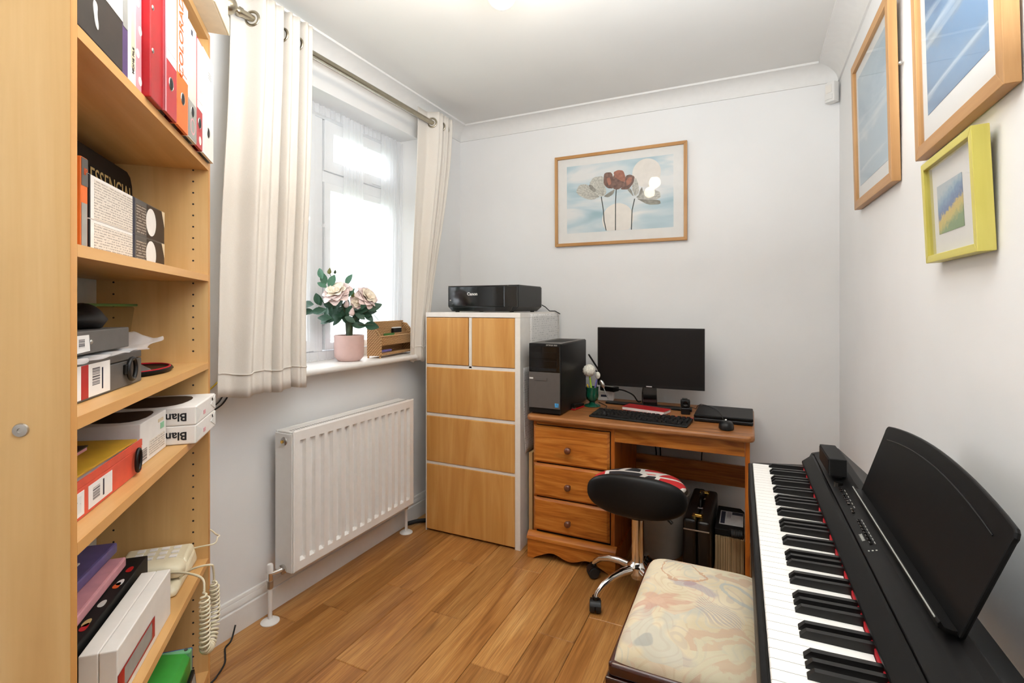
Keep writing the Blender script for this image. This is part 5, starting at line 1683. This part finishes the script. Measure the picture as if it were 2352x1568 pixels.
text('spine_text', 'COLORADO', .044, 'orangeink', t, (-.014, -.0019, .222), (pi / 2, -pi / 2, 0), sx=.85, bold=.0006)
bx('label_line', 'orangeink', t, -.03, .03, -.0018, -.0014, .128, .1305)
t = lever('light grey lever arch file on the top shelf', .5035, .5745, 'lightgrey', 1.968, 1.778, 1.757, 'lightgrey')
bx('spine_panel', 'midgrey', t, -.0345, .0345, -.0015, -.0009, .004, .094)
MB().lathe([(.016, 0), (.016, .0006), (.020, .0006), (.020, 0)], n=24).build('round_stamp', 'pink', t, loc=(0, -.0012, .035), rot=(pi / 2, 0, 0))
bx('label_block', 'darkink', t, -.014, -.002, -.0018, -.0014, .255, .268)
t = lever('narrow red lever arch file with lined label on the top shelf', .5765, .6335, 'redlight', 1.964, 1.786, 1.752)
for i in range(5):
    bx('label_line', 'greycard', t, -.023, .023, -.0018, -.0014, .12 + .03 * i, .1207 + .03 * i)
MB().cyl((0.004, -.0014, .022), (.004, -.0008, .022), .011, n=20).build('round_sticker', 'paper', t)
t = lever('plain white lever arch file at the end of the top shelf', .6355, .7525, 'paper', 1.966, 0, 1.756)
for i in range(3):
    bx('label_line', 'midgrey', t, .0, .03, -.0016, -.0009, .222 + .007 * i, .2235 + .007 * i)
# carton on top of the bookcase
t = bthing('carton', 'cream carton overhanging the top of the bookcase', 'box', .53, -.05, 2.0605)
bx('carton_body', 'carton', t, -.225, .225, 0, .28, 0, .26, bevel=.002)
MB().hexa([(.05, -.0035, .0), (.224, -.0035, .0), (.224, -.0005, .0), (.05, -.0005, .0), (.05, -.0035, .05), (.224, -.0035, .05), (.224, -.0005, .05), (.05, -.0005, .05)]).build('flap', 'carton', t)

# --- second shelf
Z = SH[1]
t = bbox_item('book', 'orange and grey spined book at the near end of the second shelf', 'book', .236, .262, .09, .25, Z, 1.555, 'orange')
bx('spine_band', 'greycard', t, -.012, .012, -.0006, 0, .132, .183)
bx('spine_band', 'midgrey', t, -.012, .009, -.0006, 0, .01, .10)
text('spine_text', 'IP', .018, 'orangeink', t, (.002, -.0009, .158), (pi / 2, 0, 0))
t = bthing('book', 'black book titled ESSENCIAL leaning behind the two white boxes', 'book', .50, .172, Z)
b = MB(); b.X = Matrix.Rotation(math.radians(-2), 4, 'X')
b.prism([(-.20, 0), (.245, 0), (.245, .235), (.235, .258), (.215, .268), (-.20, .27)], 'y', 0, .02)
b.build('cover', 'blackmatt', t, bevel=.001)
text('title', 'ESSENCIAL', .062, 'goldink', t, (.118, .0055, .203), (pi / 2 - math.radians(2), 0, 0), sx=.82, bold=.0)
for z0_, z1_, lab in ((Z, 1.4455, 'long white and dark printed box, lower of two on the second shelf'), (1.446, 1.530, 'long white and dark printed box, upper of two on the second shelf')):
    t = bthing('storage_box', lab, 'box', .477, .09, z0_, 0, 'printed boxes on the second shelf')
    h_ = z1_ - z0_
    bx('box_body', 'paper', t, -.211, .211, 0, .078, 0, h_, bevel=.001)
    bx('black_edge', 'ink', t, -.2114, -.206, -.0006, .07, .001, h_ - .001)
    bx('printed_panel', 'text_boxes', t, -.19, -.004, -.0008, 0, .003, h_ - .006)
    bx('dark_stripe', 'darkink', t, -.002, .010, -.0008, 0, .0, h_)
    dk = bx('dark_panel', 'greycard', t, .0102, .2112, -.0008, 0, .0, h_)
    bx('small_print', 'text_dark', dk, .018, .078, -.0012, -.0008, .006, h_ - .012)
    bx('brown_panel', 'brownfile', dk, .084, .21, -.0012, -.0008, .002, h_ - .002)
    MB().cyl((.112, -.0016, h_ * .5), (.112, -.001, h_ * .5), .034, n=28).build('pale_disc', 'paper', dk)
    b = MB(); b.prism([(.2112, h_ * .5), (.2112, h_), (.188, h_)], 'y', -.0017, -.0012); b.build('corner_print', 'carton', dk)

# --- third shelf
Z = SH[2]
t = bthing('box_file', 'larger grey box file with barcode label and ring on the third shelf', 'file', .207, .047, Z)
bx('file_body', 'greycard', t, -.187, .187, 0, .205, 0, .050, bevel=.002)
bx('file_lid', 'greycard', t, -.187, .187, 0, .205, .0515, .066, bevel=.002)
lb = bx('label', 'paper', t, -.16, .03, -.0007, 0, .004, .060)
bx('red_stripe', 'red', lb, -.08, -.055, -.001, -.0007, .004, .060)
bx('barcode', 'barcode', lb, -.04, -.012, -.001, -.0007, .022, .052)
bx('label_print', 'darkink', lb, -.004, .001, -.001, -.0007, .012, .05)
ring = [(.121 + .018 * math.cos(a) * (1.25 if math.cos(a) < 0 else .9), -.006, .033 + .021 * math.sin(a)) for a in [2 * pi * i / 24 for i in range(24)]]
MB().tube(ring, .0042, 8, closed=True).build('pull_ring', 'black', t, smooth=60)
bx('ring_mount', 'black', t, .09, .105, -.006, 0, .024, .044, bevel=.002)
t = bthing('plastic_bag', 'crumpled clear plastic bag lying between the two grey box files', 'bag', .20, .045, Z + .0665)
def bagfn(u, v):
    x = -.18 + .45 * u
    y = -.012 + .115 * v
    return (x + .006 * math.sin(23 * v + 9 * u), y + .008 * math.sin(31 * u), .004 + .003 * math.sin(37 * u + 5 * v) + (.022 * max(0, (u - .86) / .14) ** 1.2 * (1 - .3 * math.sin(9 * v))))
MB().grid(bagfn, 60, 12).build('film', 'poly', t, smooth=180, solid=.0008)
t = bthing('box_file', 'smaller grey box file with a tilted white label on top of the larger one', 'file', .179, .055, Z + .0765)
bx('file_body', 'greycard', t, -.172, .172, 0, .10, 0, .040, bevel=.002)
b = MB(); b.prism([(-.125, .004), (-.12, .033), (-.004, .033), (.0, .005), (-.10, .002)], 'y', -.0008, 0); lb = b.build('label', 'paper', t)
bx('barcode', 'barcode', lb, -.04, -.02, -.0012, -.0008, .012, .027)
for x in (-.132, .006):
    MB().lathe([(0, .002), (.003, .0015), (.0042, 0)], n=14).build('rivet', 'steel', t, smooth=50, loc=(x, 0, .02), rot=(pi / 2, 0, 0))
def pouch(u, v):
    a, tt = 2 * pi * u, pi * (v - .5)
    r = math.cos(tt)
    x = .088 * r * math.cos(a) + .0
    y = .034 * r * math.sin(a)
    hgt = .019 + .009 * math.sin(x * 40 + 1.2) + .005 * math.sin(x * 90)
    return (x, y, .016 + max(-.016, hgt * math.sin(tt)))
t = bthing('cloth_pouch', 'soft black pouch lying on the smaller grey box file', 'pouch', .262, .105, Z + .1172)
MB().grid(pouch, 36, 18).build('pouch_body', 'blackmatt', t, smooth=180)
t = bthing('plastic_tub', 'clear plastic tub with a green lid at the back of the third shelf', 'tub', .512, .163, Z + .0665)
MB().prism([(-.17, 0), (.165, 0), (.205, .092), (-.21, .092)], 'y', 0, .088).build('tub_body', 'clear', t, bevel=.006)
bx('lid', 'greenlid', t, -.215, .212, -.003, .09, .0925, .099, bevel=.002)
t = bthing('phone_mount', 'black oval dashboard mount with a red rim on the third shelf', 'mount', .545, .115, Z)
b = MB(); b.lathe([(0, .002), (.9, .0), (1.0, .25), (.96, .5), (.8, .30), (0, .28)], n=40)
b.build('tray', 'blacksatin', t, smooth=40).scale = (.125, .080, .022)
ring = [(.115 * math.cos(a), .072 * math.sin(a), .0105) for a in [2 * pi * i / 40 for i in range(40)]]
MB().tube(ring, .0025, 6, closed=True).build('red_rim', 'redfelt', t, smooth=60)
MB().lathe([(0, .026), (.018, .022), (.036, .010), (.038, .007)], n=24).build('suction_base', 'greycard', t, smooth=60, loc=(-.03, -.01, 0))
MB().ball((-.04, -.01, .036), (.013, .012, .012), 16, 10).build('ball_joint', 'black', t, smooth=180)
bx('clamp', 'black', t, -.075, -.05, -.02, .004, .024, .058, bevel=.004)
bx('clamp', 'black', t, -.034, -.018, -.02, .004, .030, .056, bevel=.004)

# --- fourth shelf
Z = SH[3]
t = bthing('box_file', 'salmon red box file overflowing with papers on the fourth shelf', 'file', .180, .034, Z)
bx('file_body', 'salmon', t, -.177, .177, 0, .215, 0, .050, bevel=.002)
MB().prism([(-.177, .0505), (.177, .0505), (.177, .064), (-.177, .061)], 'y', 0, .003).build('front_flap', 'salmon', t)
lb = bx('label', 'paper', t, -.165, -.075, -.0008, 0, .006, .044)
bx('print_line', 'text_z', lb, -.155, -.085, -.0011, -.0008, .012, .038)
lb = bx('label', 'paper', t, -.06, .03, -.0008, 0, .006, .044)
bx('barcode', 'barcode', lb, -.045, -.02, -.0011, -.0008, .016, .036)
bx('label_print', 'darkink', lb, -.008, -.003, -.0011, -.0008, .012, .04)
ring = [(.135 + .011 * math.cos(a), -.007, .031 + .021 * math.sin(a) + .35 * .011 * math.cos(a)) for a in [2 * pi * i / 24 for i in range(24)]]
MB().tube(ring, .0036, 8, closed=True).build('pull_ring', 'black', t, smooth=60)
t = bthing('folder', 'yellow folder spilling from the salmon box file', 'folder', .19, .040, Z + .0512, math.radians(-1))
MB().hexa([(-.18, 0, .013), (.15, 0, .013), (.165, .18, .016), (-.18, .18, .016), (-.18, 0, .0165), (.15, 0, .0165), (.165, .18, .020), (-.18, .18, .020)]).build('folder_cover', 'yellowcard', t)
bx('papers', 'paper', t, -.178, .13, .006, .175, .0003, .0125)
t = bthing('magazine', 'dull mauve magazines lying on the yellow folder on the fourth shelf', 'magazine', .15, .085, Z + .0722, math.radians(2))
bx('cover', 'brownfile', t, -.14, .11, 0, .15, .006, .0085)
bx('page_block', 'pink', t, -.14, .108, .001, .149, 0, .0058)
t = bthing('paper_box', 'white printer paper box with barcode beside the salmon file', 'box', .4605, .044, Z)
bx('box_body', 'paper', t, -.0825, .0825, 0, .21, 0, .090, bevel=.0015)
MB().prism(smooth_poly([(-.06, .012), (.07, .012), (.074, .06), (.06, .16), (-.01, .17), (-.05, .1)]), 'z', .0902, .0908).build('dark_print', 'brownfile', t)
bx('barcode', 'barcode', t, -.076, -.046, -.0007, 0, .006, .032)
bx('small_print', 'text_boxes', t, -.03, .07, -.0007, 0, .008, .042)
bx('green_mark', 'greenpale', t, .042, .066, -.0007, 0, .052, .066)
bx('orange_mark', 'carton', t, .026, .062, -.0007, 0, .070, .077)
for i, (lab, z) in enumerate((('wrapped ream of blank paper, lower of the two on the fourth shelf', Z), ('wrapped ream of blank paper, upper of the two on the fourth shelf', Z + .0465))):
    t = bthing('paper_ream', lab, 'paper ream', .6495, -.018, z, 0, 'reams of paper on the fourth shelf')
    b = MB().box(-.1005, .1005, 0, .279, 0, .046)
    b.build('wrapper', 'paper', t, bevel=.003)
    b = MB(); b.prism([(-.0985, .003), (-.0985, .043), (-.045, .024)], 'y', -.0012, 0); b.build('wrapper_fold', 'matboard', t)
    b = MB(); b.prism([(.0985, .003), (.0985, .043), (.045, .024)], 'y', -.0012, 0); b.build('wrapper_fold', 'matboard', t)
    text('ream_text', 'Blank', .0275, 'ink', t, (-.1009, .0190, .022), (pi / 2, pi, -pi / 2), align='LEFT', bold=.0006)
    text('end_text', 'BL', .012, 'ink', t, (.062, -.0014, .036), (pi / 2, pi, 0))
    bx('end_mark', 'pink', t, -.03, -.012, -.0013, 0, .012, .022)
b = MB(); b.prism(smooth_poly([(-.09, .05), (.02, .03), (.08, .06), (.06, .2), (-.04, .24), (-.09, .15)]), 'z', .0462, .0467)
b.build('dark_print', 'brownfile', t)

# --- fifth shelf
Z = SH[4]
t = bthing('white_case', 'bulky white plastic case with a red frame on its front, fifth shelf', 'case', .3365, .018, Z)
bx('case_front', 'white', t, -.1475, .1475, 0, .028, 0, .105, bevel=.002)
bx('case_back', 'white', t, -.1475, .1475, .0285, .058, 0, .105, bevel=.002)
b = MB()
b.add([(x, y, z) for y in (-.0008, 0) for x, z in ((-.147, .015), (.040, .015), (.040, .058), (-.147, .058), (-.118, .0195), (.024, .0195), (.024, .054), (-.118, .054))],
      [(0, 1, 5, 4), (1, 2, 6, 5), (2, 3, 7, 6), (3, 0, 4, 7), (8, 12, 13, 9), (9, 13, 14, 10), (10, 14, 15, 11), (11, 15, 12, 8)])
b.build('red_frame', 'red', t)
bx('card_slot', 'midgrey', t, -.1175, .0235, -.0006, 0, .020, .0535)
t = bthing('storage_box', 'black lidded box with printed pictures behind the white case', 'box', .345, .082, Z)
bx('box_body', 'blackmatt', t, -.17, .20, 0, .16, 0, .118, bevel=.002)
for i, (x, y, m) in enumerate(((-.10, .006, 'red'), (-.085, .008, 'goldink'), (-.02, .008, 'lightgrey'), (.05, .008, 'orangeink'), (.062, .006, 'white_ink'), (.12, .008, 'red'))):
    MB().prism(smooth_poly([(x, y), (x + .03, y + .002), (x + .026, y + .012), (x + .004, y + .014)]), 'z', .1182, .1188).build('lid_picture', m, t)
t = bthing('folder', 'pink plastic folder lying on the black printed box', 'folder', .33, .107, Z + .119, math.radians(1))
bx('folder_cover', 'pink', t, -.175, .17, 0, .13, 0, .022, bevel=.004)
t = bthing('folder', 'lilac blue folder lying on the pink folder', 'folder', .355, .140, Z + .1415, math.radians(-1))
bx('folder_cover', 'lilac', t, -.175, .175, 0, .11, 0, .024, bevel=.005)
t = bthing('leaflet', 'white printed leaflet on top of the lilac folder', 'leaflet', .33, .175, Z + .166, math.radians(-3))
bx('sheet', 'paper', t, -.13, .10, 0, .07, 0, .003)
for i in range(3):
    bx('print_line', 'greycard', t, .0 - .02 * i, .05 - .015 * i, .02 + .012 * i, .025 + .012 * i, .003, .0034)
t = bthing('telephone', 'cream corded telephone at the far end of the fifth shelf', 'telephone', .562, .113, Z, -pi / 2)
MB().hexa([(-.085, -.01, 0), (.090, -.01, 0), (.090, .19, 0), (-.085, .19, 0), (-.078, .0, .022), (.083, .0, .022), (.083, .182, .046), (-.078, .182, .046)]).build('phone_base', 'cream', t, bevel=.012, seg=3, smooth=40)
MB().hexa([(-.078, .10, .026), (.083, .10, .026), (.083, .184, .040), (-.078, .184, .040), (-.072, .112, .046), (.077, .112, .046), (.077, .178, .056), (-.072, .178, .056)]).build('key_panel', 'cream', t, bevel=.006, seg=3, smooth=40)
for i in range(4):
    for j in range(3):
        bx('button', 'paper', t, -.048 + .028 * i, -.030 + .028 * i, .118 + .020 * j, .132 + .020 * j, .045 + .0031 * j, .0495 + .0031 * j, bevel=.001)
for i in range(4):
    bx('key_mark', 'greycard', t, -.040 + .028 * i, -.034 + .028 * i, .1105, .1118, .040, .0475)
def handset(u, v):
    # long flattened body, swelling at both ends
    a, q = 2 * pi * v, u * 2 - 1
    end = (1 - abs(q) ** 8) ** .5
    w = (.027 + .008 * abs(q) ** 2.5) * end
    hh_ = (.018 + .004 * abs(q) ** 3) * end
    c_, s_ = math.cos(a), math.sin(a)
    e = .62
    return (.092 * q, .044 + .010 * q + w * math.copysign(abs(c_) ** e, c_), .042 + .012 * (1 - q * q) + hh_ * math.copysign(abs(s_) ** e, s_))
MB().grid(handset, 40, 24).build('handset', 'cream', t, smooth=180)
# coiled handset cord hanging over the front edge
P = [(.585, .045, .612), (.548, .0, .622), (.515, -.040, .618), (.500, -.047, .585), (.502, -.048, .53), (.500, -.048, .485), (.505, -.048, .455), (.545, -.049, .436), (.588, -.049, .455), (.602, -.048, .49), (.602, -.047, .54), (.596, -.046, .60), (.586, -.040, .618), (.59, .0, .612), (.60, .03, .590)]
def cr(P, n):
    P = [Vector(p) for p in P]; out = []
    for i in range(len(P) - 1):
        a, b_, c, d_ = P[max(0, i - 1)], P[i], P[i + 1], P[min(len(P) - 1, i + 2)]
        for q in range(n):
            t = q / n
            out.append(.5 * ((2 * b_) + (c - a) * t + (2 * a - 5 * b_ + 4 * c - d_) * t * t + (3 * b_ - a - 3 * c + d_) * t ** 3))
    out.append(P[-1]); return out
path = cr(P, 110)
dist, coil = 0, []
tot = sum((path[i + 1] - path[i]).length for i in range(len(path) - 1))
for i in range(len(path) - 1):
    dd = (path[i + 1] - path[i]).length
    dist += dd
    tn = (path[i + 1] - path[i]).normalized()
    u = tn.cross(Vector((0, 1, .01))).normalized(); w_ = tn.cross(u)
    env = min(1, max(0, (dist - .14) / .02)) * min(1, max(0, (tot - dist - .13) / .02))
    a = dist / .0105 * 2 * pi
    coil.append(path[i] + (u * math.cos(a) + w_ * math.sin(a)) * .0100 * env)
cord = MB().tube(coil, .0027, 6).build('coiled_cord', 'cream', t, smooth=60)
cord.matrix_local = (Matrix.Translation((.562, .113, Z)) @ Matrix.Rotation(-pi / 2, 4, 'Z')).inverted()
o = MB().tube(cr([bk(.735, .10, Z + .025), bk(.740, .03, Z + .040), bk(.742, -.016, Z + .044), bk(.775, -.018, Z + .046), bk(.80, -.014, Z + .044), bk(.835, .05, Z + .03), bk(.84, .2, .3)], 6), .0022, 8).build('line_cable', 'cream', None, smooth=60)
tag(o, 'cream telephone cable passing around the bookcase edge', 'cable')

# --- sixth shelf
Z = SH[5]
t = bthing('document_box', 'green plastic document box on the lowest visible shelf', 'box', .515, -.012, Z)
b = MB(); b.prism([(0, 0), (.09, 0), (.09, .21), (.012, .198), (0, .185)], 'x', -.14, .012)
b.build('box_shell', 'green', t, bevel=.003)
bx('box_end', 'greenpale', t, .0125, .028, 0, .09, 0, .200, bevel=.004)
MB().cyl((.02, .012, .2), (.02, .012, .203), .004, n=12).build('stud', 'greycard', t)
t = bthing('folder', 'blue folder standing beside the green document box', 'folder', .558, -.006, Z)
bx('folder_cover', 'blue', t, -.013, .012, 0, .22, 0, .185, bevel=.002)
t = bthing('tablet', 'dark flat frame leaning in front of the green document box', 'frame', .455, -.044, Z, math.radians(3))
b = MB(); b.X = Matrix.Rotation(math.radians(-6), 4, 'X'); b.box(-.09, .06, 0, .008, 0, .165); b.build('surround', 'black', t, bevel=.002)
b = MB(); b.X = Matrix.Rotation(math.radians(-6), 4, 'X'); b.box(-.082, .052, -.0006, 0, .008, .157); b.build('glass_face', 'midgrey', t)

# ------------------------------------------------------------------ odds and ends by the left wall
t = thing('instrument_bag', 'slim black bag standing behind the bookcase against the left wall', 'bag', (-1.72, 1.035, 0), math.radians(10))
o = MB().prism([(-.08, .0), (.070, .0), (.082, .575), (.085, .86), (.07, .885), (-.07, .885), (-.08, .86)], 'x', -.05, .05)
o.build('bag_body', 'blackmatt', t, bevel=.01)
bx('zip_pull', 'steel', t, .048, .053, .076, .084, .71, .73)
cable('yellow cable running along the wall from the bookcase to behind the curtain', [(-1.835, 1.17, .93), (-1.835, 1.248, .981), (-1.835, 1.30, 1.028), (-1.834, 1.36, 1.07)], .003, 'yellowcord', 'wall_cable')
cable('upper of two black cables on the wall below the curtain hem', [(-1.834, 1.20, .885), (-1.834, 1.26, .912), (-1.834, 1.29, .945), (-1.834, 1.34, .972)], .003, 'rubber', 'wall_cable')
cable('lower of two black cables on the wall below the curtain hem', [(-1.834, 1.20, .872), (-1.834, 1.275, .902), (-1.834, 1.315, .945), (-1.834, 1.36, .965)], .003, 'rubber', 'wall_cable')
cable('black cable lying in a loop on the floor beside the bookcase', [(-1.80, 1.31, .05), (-1.79, 1.285, .008), (-1.776, 1.251, .004), (-1.735, 1.222, .004), (-1.70, 1.195, .004), (-1.67, 1.15, .004), (-1.655, 1.11, .004), (-1.66, 1.02, .004)], .0032, 'rubber', 'floor_cable')
cable('black lead on the floor between the radiator pipe and the drawer cabinet', [(-1.80, 2.395, .02), (-1.77, 2.45, .02), (-1.74, 2.50, .012), (-1.72, 2.56, .006)], .012, 'rubber', 'floor_cable')
